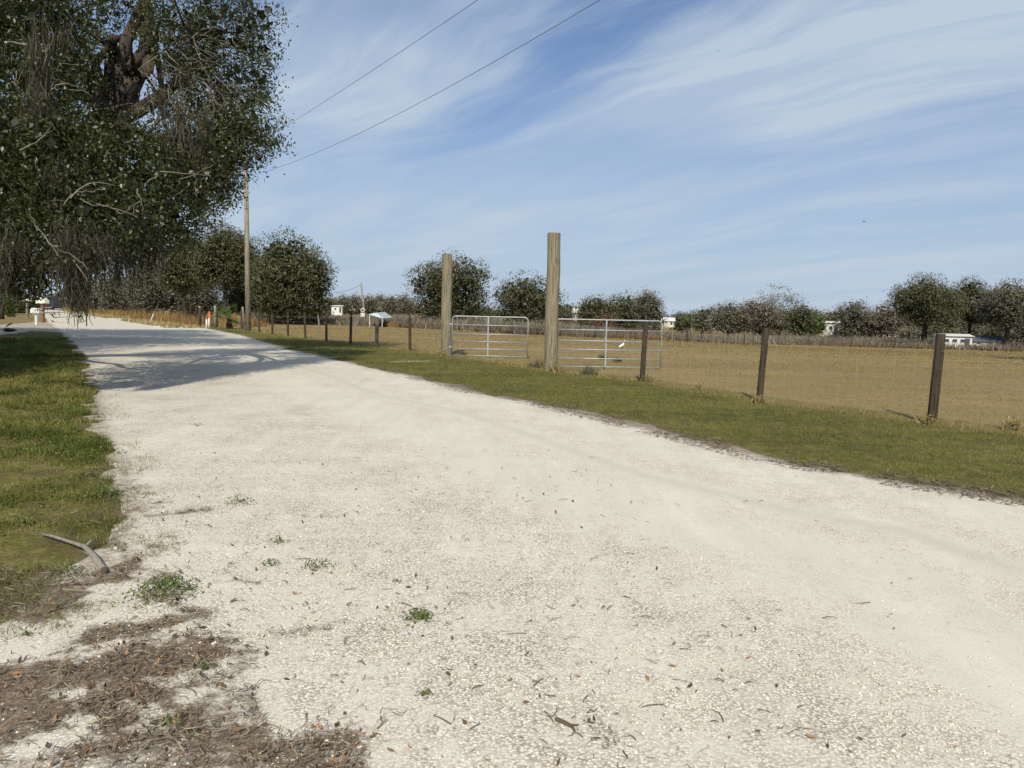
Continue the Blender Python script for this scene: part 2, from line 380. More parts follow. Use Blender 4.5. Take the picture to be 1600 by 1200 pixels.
# loose stones on the road
px_, py_ = scatter(60000, -44, 44, 2.3, 11, .7)
i_, r_, l_ = road_mask(px_, py_)
sm = np.exp(-((r_-2.0)/.22)**2)+.9*sst(1-np.abs(r_-3.15)/1.0)
dens = sst((fbm(px_*1.3, py_*1.3, 14)-.30)/.3)*(1-np.clip(sm, 0, .97))*np.where(r_ > 3.9, 1, .35)
k = (i_ > 0) & (rng.random(len(px_)) < dens*.9+.05)
px_, py_ = px_[k], py_[k]; n = len(px_)
sz = .0025+.006*rng.random(n)**2.6+.007*(rng.random(n) > .99)
oc = np.array([[1, 0, 0], [0, 1, 0], [-1, 0, 0], [0, -1, 0], [0, 0, 1], [0, 0, -1]], float)
ofc = np.array([[0, 1, 4], [1, 2, 4], [2, 3, 4], [3, 0, 4], [1, 0, 5], [2, 1, 5], [3, 2, 5], [0, 3, 5]])
sv = oc[None]*(1+.5*(rng.random((n, 6, 1))-.5))*sz[:, None, None]*np.stack([rng.uniform(.7, 1.4, n), rng.uniform(.7, 1.3, n), rng.uniform(.35, .7, n)], 1)[:, None]
an = rng.random(n)*6.28; c_, s_ = np.cos(an)[:, None], np.sin(an)[:, None]
sv = np.stack([sv[..., 0]*c_-sv[..., 1]*s_, sv[..., 0]*s_+sv[..., 1]*c_, sv[..., 2]+rng.normal(0, .2, (n, 6))*sz[:, None]], -1)
sv += np.stack([px_, py_, np.full(n, .02)+sz*.15], 1)[:, None]
tag(mk('gravel', sv.reshape(-1, 3), (ofc[None]+np.arange(n)[:, None, None]*6).reshape(-1, 3), M['stones'], tint=np.repeat(rng.random(n)**.7, 6)), 'loose white shell gravel lying on the road', 'gravel', kind='stuff')

# leaf litter and dead straw
px_, py_ = scatter(260000, -44, 30, 2.2, 9, .8)
lm = litter_mask(px_, py_)
k = rng.random(len(px_)) < lm**1.5*.42*sst((fbm(px_*9, py_*9, 88)-.3)/.3)+.006*(px_ < 1.2)+.022*sst((road_mask(px_, py_)[1]-5.0)/1.5)*sst((fbm(px_*2.2, py_*2.2, 33)-.40)/.2)
px_, py_ = px_[k], py_[k]; n = len(px_)
big = rng.random(n) < .16
C = np.stack([px_, py_, .03+.022*rng.random(n)*litter_mask(px_, py_)], 1)
A = leaf_quads(C[big], rng.uniform(.012, .045, big.sum()), 1.0, .42)
sw = C[~big]; ns = len(sw); a = rng.random(ns)*6.28; L = rng.uniform(.02, .075, ns)[:, None]
dv = np.stack([np.cos(a), np.sin(a), rng.normal(0, .22, ns)], 1)*L; wv = np.stack([-np.sin(a), np.cos(a), rng.normal(0, .5, ns)], 1)*rng.uniform(.0008, .0022, ns)[:, None]
bend = np.stack([-np.sin(a), np.cos(a), np.full(ns, .3)], 1)*L*rng.normal(0, .25, ns)[:, None]
SV = np.stack([sw-wv, sw+wv, sw+dv*.5+bend+wv, sw+dv*.5+bend-wv, sw+dv*.5+bend-wv, sw+dv*.5+bend+wv, sw+dv+wv*.5, sw+dv-wv*.5], 1).reshape(-1, 3)
ex, ey = scatter(300000, -30, 45, 4.5, 22, .6); ie, re, _ = road_mask(ex, ey)
k2 = (np.abs(re-.12) < .34) & (fbm(ex*1.6, ey*1.6, 91) > .47) & (rng.random(len(ex)) < .5); ex, ey = ex[k2], ey[k2]; ne = len(ex)
a = rng.random(ne)*6.28; L = rng.uniform(.03, .09, ne)[:, None]; sw = np.stack([ex, ey, np.full(ne, .03)], 1)
dv = np.stack([np.cos(a), np.sin(a), rng.normal(0, .2, ne)], 1)*L; wv = np.stack([-np.sin(a), np.cos(a), rng.normal(0, .5, ne)], 1)*rng.uniform(.0015, .004, ne)[:, None]
tag(mk('dead_straw', np.stack([sw-wv, sw+wv, sw+dv+wv, sw+dv-wv], 1).reshape(-1, 3), np.arange(ne*4).reshape(-1, 4), M['straw'], tint=np.repeat(rng.random(ne)*.7, 4)), 'dark dead grass and clippings along the right edge of the road', 'dead grass', kind='stuff')
tag(mk('leaf_litter', A[0], A[1], M['litter'], tint=A[2]), 'brown dead oak leaves matted over the gravel in the lower left', 'leaf litter', kind='stuff')
tag(mk('dead_straw', SV, np.arange(ns*8).reshape(-1, 4), M['straw'], tint=np.repeat(rng.random(ns), 8)), 'grey brown dead grass and twiglets strewn over the gravel', 'dead grass', kind='stuff')

# ------------------------------------------------------------------ grass
def grass(name, px, py, h, w, mat, label, cat, tint=None, lean=.5, off=0.0):
    P = np.stack([px, py, zt(px, py)+off], 1); V, F, T = blades(P, h, w, lean, tint)
    return tag(mk(name, V, F, M[mat], tint=T), label, cat, kind='stuff')
# left bank
qx, qy = scatter(520000, -47, -22, 3.6, 42, .55)
i_, r_, l_ = road_mask(qx, qy)
pn = fbm(qx*1.4, qy*1.4, 31)
bare = sst((4.9-qy)/1.2)*.75
k = (i_ < .02) & (l_ < .1) & (l_ > -9) & (rng.random(len(qx)) < (.12+1.5*sst((.5*pn+.5*fbm(qx*3, qy*3, 35)-.40)/.16))*(1-bare)*sst((-i_+.1)/.5+.25))
qx, qy, pn = qx[k], qy[k], pn[k]; dr = np.hypot(qx, qy)
mown = .55*fbm(qx*.9, qy*.9, 77)+.45*vn(qx*3.5, qy*3.5, 79)
tt = np.clip(rng.beta(2, 2.4, len(qx))*.75+(mown-.5)*1.3+np.where(rng.random(len(qx)) < .05, .45, 0), 0, 1)
grass('grass', qx, qy, (.02+.16*pn*vn(qx*3.1, qy*3.1, 81)*1.5*rng.random(len(qx))**1.4)*np.clip(dr/9, .8, 1.3), .0045*np.clip(dr/5, 1, 5), 'grass', 'uncut green grass on the bank left of the road', 'grass', tt, .8)
kk = np.zeros(0)
ex, ey = scatter(60000, -47, -20, 4.2, 26, .6); _, _, le = road_mask(ex, ey); ie, _, _ = road_mask(ex, ey)
k2 = (np.abs(le) < .45) & (ie > -.2) & (fbm(ex*2.2, ey*2.2, 37) > .50+.25*np.clip(le, 0, 1)); ex, ey = ex[k2], ey[k2]
grass('grass', ex, ey, .02+.06*rng.random(len(ex)), .005, 'grass', 'ragged green tufts creeping over the left edge of the gravel', 'grass', np.clip(rng.beta(2, 2, len(ex))*.9, 0, 1), 1.1, .012)
# broad weed leaves in the bank
k = (rng.random(len(qx)) < .22) & (dr < 14) & (fbm(qx*1.1, qy*1.1, 55) > .5)
C = np.stack([qx[k], qy[k], .02+.05*rng.random(k.sum())], 1); A = leaf_quads(C, rng.uniform(.015, .035, len(C)), 1.2, .6)
tag(mk('clover', A[0], A[1], M['weed'], tint=A[2]), 'low broad leaved weeds mixed in the left bank', 'weeds', kind='stuff')
# right verge
qx, qy = scatter(900000, -38, 40, 6.0, 75, .35)
i_, r_, l_ = road_mask(qx, qy); df, sf = segdist(qx, qy, FL)
pn = fbm(qx*.9, qy*.9, 41)
padm = (spoly(qx, qy, PAD) < .05) | (rng.random(len(qx)) < .35)
k = (i_ < .03) & (r_ < .4) & (sf*df < .8) & padm & (rng.random(len(qx)) < sst(-i_/.5+.12)*(.55+pn*.6))
qx, qy, pn, d_ = qx[k], qy[k], pn[k], (sf*df)[k]; dr = np.hypot(qx, qy)
tt = np.clip(rng.beta(2, 2.6, len(qx))*.7+(fbm(qx*.5, qy*1.6, 78)-.45)*.8+sst((d_+.9)/1.2)*.28+sst((dr-18)/30)*.12, 0, 1)
grass('grass', qx, qy, .02+.04*rng.random(len(qx)), .006*np.clip(dr/9, 1, 7), 'grass', 'short mown green grass between the road and the fence', 'grass', tt, .9)
# fence line tussocks
qx, qy = scatter(160000, -36, 42, 9, 60, .4); df, sf = segdist(qx, qy, FL)
k = (np.abs(df) < .4*(.3+fbm(qx*.8, qy*.8, 63))) ; qx, qy = qx[k], qy[k]; dr = np.hypot(qx, qy)
grass('dry_grass', qx, qy, .05+.22*rng.random(len(qx))**2.5*fbm(qx*.7, qy*.7, 65)*1.6, .006*np.clip(dr/12, 1, 4), 'drygrass', 'straw coloured untrimmed grass along the foot of the fence', 'dry grass', np.clip(rng.random(len(qx))*.9, 0, 1), .9)
# pasture
qx, qy = scatter(420000, -33, 42, 10, 110, .25); df, sf = segdist(qx, qy, FL)
k = (sf*df > .2) & (rng.random(len(qx)) < .25+fbm(qx*.4, qy*.9, 69)); qx, qy = qx[k], qy[k]; dr = np.hypot(qx, qy)
grass('pasture_grass', qx, qy, (.012+.035*rng.random(len(qx)))*np.clip(dr/25, 1, 2), .010*np.clip(dr/14, 1, 8), 'drygrass', 'dry tan pasture grass beyond the fence', 'pasture grass', np.clip(rng.beta(2, 3, len(qx))*.8+(fbm(qx*.08, qy*.5, 71)-.5)*.6, 0, 1), 1.2)

# brush beyond the far fence, and russet grass along the road at the left
FARF = [at(*p) for p in ((600, 511), (640, 513), (800, 522), (930, 528), (1050, 533), (1200, 538), (1330, 542), (1470, 546), (1640, 551))]
FF = [tuple(p[:2]) for p in FARF]
def brush(name, segs, n, depth, h, w, mat, label, cat, dens=.5, seed=90):
    P = np.array(segs); u = rng.random(n)*(len(P)-1); i0 = u.astype(int); f = (u-i0)[:, None]
    B = P[i0]*(1-f)+P[i0+1]*f; dirn = B/np.linalg.norm(B, axis=1)[:, None]; q = rng.random(n)**1.3*depth+.4
    B = B+dirn*q[:, None]; m = fbm(B[:, 0]*.16, B[:, 1]*.16, seed)+.45*(vn(B[:, 0]*.9, B[:, 1]*.9, seed+5)-.5)
    kk = m > 1-dens-.12; B, m = B[kk], m[kk]; C = np.column_stack([B, zt(B[:, 0], B[:, 1])])
    V, F, T = blades(C, h*(.35+.8*rng.random(len(C)))*(.4+m), w, .5, np.clip(m*1.1-.15+rng.normal(0, .18, len(C)), 0, 1))
    return tag(mk(name, V, F, M[mat], tint=T), label, cat, kind='stuff')
brush('brush', FF, 52000, 42, 1.15, .14, 'farb', 'brown grey scrub growing beyond the far side of the pasture', 'scrub', .62)
brush('tall_dry_grass', FF, 42000, 26, .55, .12, 'orgrass', 'russet tall grass behind the far pasture fence', 'dry grass', .8, 120)
L1 = [(p[0]+.3, p[1]+.3) for p in (np.array(FENCE[-1])+fdir*t for t in (9, 25, 50, 80, 120, 180))]
def strip(n, u0_, u1_, off0, off1, h, w, mat, label, seed):
    u = rng.uniform(u0_, u1_, n); o = rng.uniform(off0, off1, n); B = np.array(FENCE[-1])[None]+fdir[None]*u[:, None]+np.array([.838, .546])[None]*o[:, None]
    m = fbm(B[:, 0]*.3, B[:, 1]*.3, seed); kk = m > .35; B, m = B[kk], m[kk]
    V, F, T = blades(np.column_stack([B, zt(B[:, 0], B[:, 1])]), h*(.4+.8*rng.random(len(B)))*(.3+m*1.2), w, .4, np.clip(m+rng.normal(0, .2, len(B))-.05, 0, 1))
    tag(mk('tall_dry_grass', V, F, M[mat], tint=T), label, 'dry grass', kind='stuff')
strip(24000, 14, 190, -1.8, 5, .95, .10, 'orgrass', 'russet knee high grass along the distant fence on the left', 201)
strip(14000, 8, 190, -4.5, -1.2, .30, .12, 'drygrass', 'yellowed short grass between the distant fence and the road', 203)
brush('brush', G([(395, 506), (450, 507), (520, 508), (600, 511)]), 15000, 60, .9, .2, 'farb', 'grey brown scrub at the foot of the big dark oak left of the canopy', 'scrub', .5, 140)

# ------------------------------------------------------------------ fences
def wires(segs, hs, mat='wire', r=.0032, sag=.01, zof=0):
    mb = MB()
    for a, b in segs:
        for h in hs: mb.tube([a+[0, 0, h], (a+b)/2+[0, 0, h-sag], b+[0, 0, h]], r, 4, caps=False)
    return mb
def fpost(P, h, r, mat, parent, lean=None, square=False):
    lx, ly = lean if lean else (random.uniform(-.03, .03), random.uniform(-.03, .03))
    o = empty_off = P-np.array(parent.location)
    mb = MB(); mb.tube([o+[0, 0, -.08], o+[lx*.4, ly*.4, h*.4], o+[lx*.8, ly*.8, h*.8], o+[lx, ly, h]], [r*1.05, r, r*.98, r*.93], 9, .05)
    return mb.build('post', M[mat], parent, smooth=False)
P0 = [at(a, b) for a, b, _ in POSTS]; H0 = [top_z(a, c, p) for (a, b, c), p in zip(POSTS, P0)]
# right hand stretch
far_r = P0[0]-np.array([*fdir, 0])*3.4; far_r2 = far_r-np.array([*fdir, 0])*3.4
fr = empty('wire_fence', P0[1], 0, 'dark post and wire fence running right from the tall centre post', 'fence', 'wire fences around the pasture')
fpost(far_r, 1.4, .058, 'post', fr); fpost(P0[0], H0[0], .072, 'post', fr, (.05, 0)); fpost(P0[1], H0[1], .062, 'post', fr, (.065, 0)); fpost(P0[2], H0[2], .064, 'post', fr, (.05, .02))
loc = lambda L, o: [np.array(p)-np.array(o.location) for p in L]
LL = loc([far_r2, far_r, P0[0], P0[1], P0[2], GATE_C], fr)
hs6 = (.12, .28, .45, .65, .88, 1.15)
m_ = wires(zip(LL[:-1], LL[1:]), hs6)
for a, b in zip(LL[:-1], LL[1:]):
    nn = max(2, int(np.linalg.norm(b-a)/.32))
    for q in range(1, nn): c = a+(b-a)*q/nn; m_.tube([c+[0, 0, .12], c+[0, 0, 1.15]], .0020, 3, caps=False)
m_.build('wire', M['wire'], fr)
# left hand stretch
fl = empty('wire_fence', P0[5], 0, 'dark post and wire fence running left from the shorter gate post past the utility pole', 'fence', 'wire fences around the pasture')
LP = list(P0[3:]); HP = list(H0[3:])
for i in range(1, 38):
    q = np.array([*(np.array(FENCE[-1])+fdir*(4.2*i+random.uniform(-.5, .5))), 0.]); LP.append(q); HP.append(1.38+random.uniform(-.08, .08))
for i, (p, h) in enumerate(zip(LP, HP)):
    fpost(p, h, .062 if i != 1 else .085, 'greypost' if i == 1 or random.random() < .12 and i > 8 else 'post', fl, (.035 if i == 2 else random.uniform(-.03, .03), random.uniform(-.02, .02)))
LLc = loc([GATE_L]+LP, fl); wires(list(zip(LLc[:-1], LLc[1:]))[:24], hs6, r=.003).build('wire', M['wire'], fl)
# far side of the pasture
ff = empty('wire_fence', FARF[4], 0, 'thin distant fence along the far side of the pasture', 'fence', 'wire fences around the pasture')
tot = []
for a, b in zip(FARF[:-1], FARF[1:]):
    k_ = max(1, int(np.linalg.norm(b-a)/4.6))
    for q in range(k_):
        c = a+(b-a)*q/k_; c[2] = zt(c[0], c[1]); tot.append(c)
for c in tot: fpost(c, 1.3+random.uniform(-.1, .1), .055, 'greypost' if random.random() < .4 else 'post', ff)
LLc = loc(tot, ff); wires(zip(LLc[:-1], LLc[1:]), (.3, .6, .9, 1.2), r=.006).build('wire', M['wire'], ff)
# lone stakes in the pasture left
for (a, b, c, lab) in [(498, 517.5, 492, 'weathered grey stake standing in the pasture nearest the white trailer'), (553, 519.5, 509, 'short brown stake in the pasture just left of the leaning utility pole'), (614, 520.5, 511, 'short stub post in the pasture right of the small canopy'), (664, 522, 506, 'slanting broken stake in the scrub left of the shorter gate post')]:
    p = at(a, b); mb = MB(); h = top_z(a, c, p); mb.tube([(0, 0, -.05), (.02, 0, h*.5), (random.uniform(-.1, .1), 0, h)], [.07, .065, .05], 7, .08)
    o = mb.build('stake', M['greypost']); o.location = p; tag(o, lab, 'stake', 'stakes in the pasture')

# ------------------------------------------------------------------ tall gate posts and gates
def tallpost(px, P, ytop, r, label, lean):
    h = top_z(px, ytop, P); n = 20; mb = MB(); pts = []; rad = []
    for i in range(9):
        t = i/8; pts.append((lean*t+.012*math.sin(i*1.3), .01*math.cos(i*1.7), -.15+(h+.15)*t)); rad.append(r*(1.02-.05*t)*(1+random.uniform(-.015, .015)))
    mb.tube(pts, rad, n, .02)
    mb.tube([(pts[-1][0], pts[-1][1], h-.001), (pts[-1][0], pts[-1][1], h+.012)], [r*.93, r*.88], n, .02)
    o = mb.build('timber_post', M['bigpost'], smooth=True); o.location = P
    m = o.modifiers.new('edge', 'EDGE_SPLIT'); m.split_angle = R(40)
    return tag(o, label, 'post', 'tall round timber gate posts')
tallpost(860, GATE_C, 364.5, .186, 'tall thick weathered round post between the gates, nearer and bigger one', .01)
tallpost(697, GATE_L, 397, .19, 'tall weathered round post at the far gate, left of the nearer one', -.01)

def gate(A, B, z0, H, label, knock):
    """tube gate from A (hinge) to B, rails at the measured spacings"""
    A = np.array(A, float); B = np.array(B, float); L = np.linalg.norm((B-A)[:2]); rz = math.atan2(B[1]-A[1], B[0]-A[0])
    g = empty('tube_gate', (A[0], A[1], zt(A[0], A[1])+z0), rz, label, 'gate', 'galvanised tube gates')
    c = .13; r = .021; mb = MB(); pts = [(0, 0, 0), (0, 0, H-c)]
    for k in range(1, 6): a = math.pi/2*k/6; pts.append((c-c*math.cos(a), 0, H-c+c*math.sin(a)))
    pts += [(c, 0, H), (L/2, 0, H), (L-c, 0, H)]
    for k in range(1, 6): a = math.pi/2*k/6; pts.append((L-c+c*math.sin(a), 0, H-c+c*math.cos(a)))
    pts += [(L, 0, H-c), (L, 0, 0)]
    mb.tube(pts, r, 10); mb.build('frame', M['galv'], g, True)
    for f in (0, .172, .36, .545, .775)[0:]:
        m2 = MB(); m2.tube([(r, 0, H*f+.012), (L/2, .004, H*f+.012), (L-r, 0, H*f+.012)], .0165, 8); m2.build('rail', M['galv'], g, True)
    m3 = MB()
    m3.box((L*.475, -.024, H/2), (.045, .006, H*.99)); m3.build('brace', M['galv'], g)
    for hz in (.22, .8): MB().box((-.05, 0, H*hz), (.11, .02, .045)).build('hinge', M['galv'], g)
    m5 = MB(); m5.tube([(L-.02, -.03, H*.55), (L-.01, -.05, H*.45), (L-.03, -.04, H*.34)], .006, 6); m5.build('chain', M['galv'], g)
    return g
ga, gb = atd(706, 556, 27.3), atd(824, 563, 27.2)
gate(ga, gb, .06, 1.40, 'galvanised tube gate hung on the far tall post, left of the two gates', 1)
ga, gb = atd(866, 572, 22.3), atd(1032, 577, 22.6)
gate(ga, gb, .08, 1.38, 'galvanised tube gate right of the nearer tall post, open behind the fence', 1)

# ------------------------------------------------------------------ utility poles and cables
def pole(name, P, h, r, label, grp='utility poles', lean=0, cross=False):
    o = empty(name, P, 0, label, 'utility pole', grp); mb = MB()
    mb.tube([(0, 0, -.2), (lean*.5, 0, h*.5), (lean, 0, h)], [r, r*.85, r*.68], 14, .01); mb.build('pole', M['pole'], o, True)
    ins = MB()
    ins.tube([(lean, 0, h-.02), (lean, 0, h+.12)], [.05, .035], 8); ins.build('insulator', M['greypost'], o, True)
    b = MB(); b.box((lean*.85, -r*.9, h*.86), (.1, .12, .16)); b.build('bracket', M['galv'], o)
    return o
PA = at(388, 517.5); PB = at(233, 491)
pole('utility_pole', PA, 11.9, .19, 'tall pale utility pole by the fence beside the small palm', lean=-.05)
pole('utility_pole', PB, top_z(233, 372, PB), .22, 'distant utility pole in front of the trees, left of the tall one', lean=0)
PC = at(571, 503); pole('utility_pole', PC, top_z(563, 443, PC), .16, 'leaning utility pole in the pasture with white meter box', lean=-.62)
PD = at(88, 478.5); pole('utility_pole', PD, top_z(88, 442, PD), .2, 'thin faraway utility pole where the road vanishes')
tag(MB().tube([(0, 0, -.1), (0, 0, top_z(229, 452, PB))], [.2, .17], 8, .03).build('wooden_post', M['greypost']), 'grey stub post just left of the distant utility pole', 'post').location = at(228.5, 491)
def catenary(a, b, sag, n=24):
    return [a+(b-a)*t-np.array([0, 0, 4*sag*t*(1-t)]) for t in np.linspace(0, 1, n)]
fd3 = np.array([*fdir, 0]); nrm = np.array([.838, .546, 0])
def wire_fit(pts):
    T = []
    for px, py in pts:
        d = ray(px, py); k = np.dot(PA-EYE, nrm)/np.dot(d, nrm); p = EYE+d*k; T.append((np.dot(PA-p, fd3), p[2]))
    return np.polyfit([t for t, _ in T], [z for _, z in T], 2 if len(T) > 2 else 1)
for pts, la in (([(748.7, 0), (580, 112.5), (445, 199)], 'upper'), ([(944, 0), (752, 105), (572, 206), (415, 268.5)], 'lower')):
    q = wire_fit(pts); mb = MB()
    mb.tube([PA-fd3*t+[-.05, 0, np.polyval(q, t)] for t in np.linspace(0, 60, 40)], .0085, 6)
    o = mb.build('overhead_cable', M['cable']); tag(o, la+' black overhead cable crossing the sky from the tall pole', 'cable', 'overhead cables')
mb = MB(); mb.tube(catenary(PA+[-.05, 0, 9.9], PB+[0, 0, 9.6], 1.2, 14), .02, 5); mb.tube(catenary(PA+[-.05, 0, 11.8], PB+[0, 0, 10.6], 1.2, 14), .02, 5)
tag(mb.build('overhead_cable', M['cable']), 'cable strung between the tall pole and the distant pole', 'cable', 'overhead cables')
tc_ = PC+np.array([-.62, 0, top_z(563, 443, PC)-.15]); mb = MB(); mb.tube(catenary(tc_, atd(500, 456, 100), .5, 10), .022, 5)
tag(mb.build('service_cable', M['cable']), 'short service cable running left off the leaning pole', 'cable')
# meter box on the leaning pole
pm = at(567, 504.5); mo = empty('meter_box', atd(567, 504.5, PC[1]-.35)*[1, 1, 0], 0, 'white electric meter box with round meter at the foot of the leaning pole', 'meter box')
k_ = PC[1]/1200
MB().box((0, 0, 500-0 and k_*0+.95), (.55, .25, .55)).build('box', M['white'], mo); MB().tube([(0, -.14, 1.62), (0, .14, 1.62)], .28, 14).build('meter', M['white'], mo)
MB().tube([(0, -.19, 1.62), (0, -.14, 1.62)], .16, 12).build('dial', M['dark'], mo); MB().tube([(0, 0, 0), (0, 0, .7)], .06, 8).build('conduit', M['galv'], mo)

# ------------------------------------------------------------------ small canopy
def local(o, p): return np.array(p)-np.array(o.location)
pc = at(594, 511); cn = empty('canopy', pc, R(-12), 'small open canopy with pale metal roof standing in the scrub', 'canopy')
Wc = 24*pc[1]/1200; mb = MB(); a = Wc/2
mb.add([(-a, -1.2, 1.22), (a, -1.2, .85), (a, 1.4, .95), (-a, 1.4, 1.3), (0, -.9, 1.38), (0, 1.2, 1.45)], [(0, 4, 5, 3), (4, 1, 2, 5), (0, 1, 4), (3, 5, 2), (0, 3, 2, 1)]); mb.build('roof', M['roofm'], cn)
for sx in (-1, 1):
    for yy in (-1.1, 1.2): MB().tube([(sx*a*.86, yy, 0), (sx*a*.86, yy, 1.15 if sx < 0 else 1.0)], .035, 6).build('leg', M['white'], cn)

# ------------------------------------------------------------------ houses and vehicles far off
def house(px0, px1, yb, d, hw, hr, wall, roof, label, cat='house', windows=2, rzoff=0, name='house', door=True, deep=None, zoff=0):
    p = atd((px0+px1)/2, yb, d); gz_ = float(zt(p[0], p[1])); W = (px1-px0)*d/1200
    o = empty(name, (p[0], p[1], p[2] if zoff is None else max(p[2], gz_)+zoff), rzoff-math.atan2(p[0], p[1])*.6, label, cat, 'buildings beyond the pasture')
    D = deep or max(3.0, W*.55)
    MB().box((0, D/2, hw/2-.3), (W, D, hw+.6)).build('wall', M[wall], o)
    e = .25; mb = MB()
    mb.add([(-W/2-e, -e, hw), (W/2+e, -e, hw), (W/2+e, D+e, hw), (-W/2-e, D+e, hw), (-W/2-e*.6, D/2, hw+hr), (W/2+e*.6, D/2, hw+hr)],
           [(0, 1, 5, 4), (2, 3, 4, 5), (1, 2, 5), (3, 0, 4), (3, 2, 1, 0)]); mb.build('roof', M[roof], o)
    for i in range(windows):
        xx = -W/2+W*(i+.7)/(windows+.9); w_ = MB().box((xx, -.03, hw*.58), (min(1.1, W/6), .08, hw*.32)).build('window', M['white'], o)
        MB().box((xx, -.08, hw*.58), (min(.9, W/7), .05, hw*.26)).build('pane', M['glass'], w_)
    if door: MB().box((W*.34, -.04, hw*.4), (min(.95, W/6), .08, hw*.8)).build('door', M['dark'], o)
    return o
house(518, 534, 488.2, 165, 1.35, .2, 'white', 'white', 'long white trailer home beyond the dark tree, left of the leaning pole', 'trailer home', 1, 0, 'trailer_home')
house(480, 497, 487.5, 165, 1.4, .5, 'offwhite', 'roofm', 'small pale shed half hidden beside the big dark tree', 'shed', 1, .3, 'shed')
house(898, 938, 497.2, 150, 1.0, .95, 'offwhite', 'white', 'low house with bright white roof seen over the right gate', 'house', 3, .15)
house(1034, 1052, 507, 165, .7, .8, 'offwhite', 'white', 'little house with white roof just past the end of the right gate', 'house', 1, -.2)
house(1112, 1130, 508.5, 160, .9, .5, 'offwhite', 'roofm', 'pale grey roofed shed in front of the brown thicket', 'shed', 1, .2, 'shed')
house(1281, 1309, 522, 140, 2.0, .35, 'offwhite', 'offwhite', 'cream trailer between green bushes right of the second fence post', 'trailer home', 2, -.3, 'trailer_home')
house(1472, 1516, 541, 97, 1.25, .3, 'white', 'white', 'white building behind the nearest fence post, with blue grey doors', 'house', 3, .1)
house(1520, 1566, 540, 99, .5, .75, 'offwhite', 'roofg', 'long low building with dark grey roof right of the white building', 'house', 2, .05)
house(1340, 1368, 528.5, 135, 1.0, .35, 'offwhite', 'roofm', 'low pale building under the brown trees', 'shed', 2, 0, 'shed')
def vehicle(px, yb, d, W, label, body='white', name='parked_car', cat='car', rz=0, H=1.5):
    p = atd(px, yb, d); o = empty(name, (p[0], p[1], max(p[2], float(zt(p[0], p[1])))), rz, label, cat); L = W
    pr = [(-.5, .25), (-.5, .62), (-.42, .68), (-.28, .70), (-.18, .97), (.18, 1.0), (.30, .70), (.46, .62), (.5, .5), (.5, .25)]
    V = [(a*L, s*.85, b*H) for s in (-1, 1) for a, b in pr]; n = len(pr)
    F = [tuple(range(n)), tuple(range(2*n-1, n-1, -1))]+[(i, n+i, n+(i+1) % n, (i+1) % n) for i in range(n)]
    mb = MB(); mb.add(V, F); mb.build('body', M[body], o)
    MB().box((0, -.86, H*.82), (L*.36, .03, H*.2)).build('window', M['glass'], o)
    for xx in (-.32*L, .32*L):
        w_ = MB().tube([(xx, -.92, .32), (xx, -.68, .32)], .32, 14).build('wheel', M['black'], o); MB().tube([(xx, -.935, .32), (xx, -.915, .32)], .18, 10).build('hub', M['galv'], w_)
    return o
vehicle(547, 487.5, 250, 4.2, 'white pickup sized vehicle parked right of the long white trailer home', rz=.1, H=1.7)
vehicle(1091, 508, 200, 4.6, 'white car parked beyond the pasture just right of the distant palm', rz=0)
vehicle(1065, 506.5, 210, 5.0, 'long white car parked beside the little white roofed house', rz=0)
vehicle(1390, 529, 150, 4.0, 'white car parked under the trees right of the low pale building', rz=.1)
vehicle(1440, 530, 150, 4.4, 'white pickup parked just left of the nearest fence post', rz=-.2, H=1.8)
# dark box truck at the far left of the road
pt = at(77, 484.2); bt = empty('box_truck', pt, R(18), 'dark grey box truck seen from behind at the left edge of the road', 'truck'); k_ = pt[1]/1200
MB().box((-.3, 3, 2.1), (13*k_, 6, 18*k_)).build('cargo_box', M['dark'], bt); MB().box((-.3, -.05, 1.9), (10*k_, .1, 15*k_)).build('rear_door', M['black'], bt)
MB().box((-.3, 7.2, 1.4), (11*k_, 2.2, 2.0)).build('cab', M['dark'], bt)
MB().box((-.3, -.2, .55), (11*k_, .2, .15)).build('bumper', M['galv'], bt)
for sx in (-1, 1):
    MB().tube([(sx*.9-.3-.15, .9, .45), (sx*.9-.3+.15, .9, .45)], .45, 12).build('wheel', M['black'], bt); MB().box((sx*.8-.3, -.32, .8), (.2, .04, .12)).build('tail_light', M['red'], bt)

# ------------------------------------------------------------------ mailboxes, markers, small things at left
def mailbox(px, ybot, ytop, mat, pmat, label, sc=1.0, rz=0, pale=False):
    p = at(px, ybot); k = p[1]/1200; h = top_z(px, ytop, p); o = empty('mailbox', p, rz, label, 'mailbox', 'roadside mailboxes'); w = .5*sc
    MB().box((0, 0, (h-.4)/2), (.2*sc, .2*sc, h-.4)).build('post', M[pmat], o)
    mb = MB(); n = 10; pr = [(-w/2, 0)]+[(-w/2*math.cos(math.pi*i/n), .22*sc+w/2*math.sin(math.pi*i/n)) for i in range(n+1)]+[(w/2, 0)]; Lb = .85*sc
    V = [(s*Lb/2, a, h-.48*sc+b) for s in (-1, 1) for a, b in pr]; m = len(pr)
    mb.add(V, [tuple(range(m)), tuple(range(2*m-1, m-1, -1))]+[(i, m+i, m+(i+1) % m, (i+1) % m) for i in range(m)]); mb.build('box', M[mat], o)
    MB().box((Lb/2+.02, 0, h-.28*sc), (.04, w*.9, .36*sc)).build('door', M[mat], o); MB().box((.1, -w/2-.02, h-.18*sc), (.05, .03, .2*sc)).build('flag', M['red'], o)
    MB().box((0, 0, h-.53*sc), (.6*sc, .3*sc, .09)).build('bracket', M[pmat], o)
mailbox(67.5, 504.5, 465, 'mailw', 'brownwood', 'rounded pale mailbox on a brown post, nearest the road', 1.0, R(-15))
mailbox(57.5, 508, 481, 'white', 'white', 'white mailbox on a white post left of the brown post', .8, R(-10))
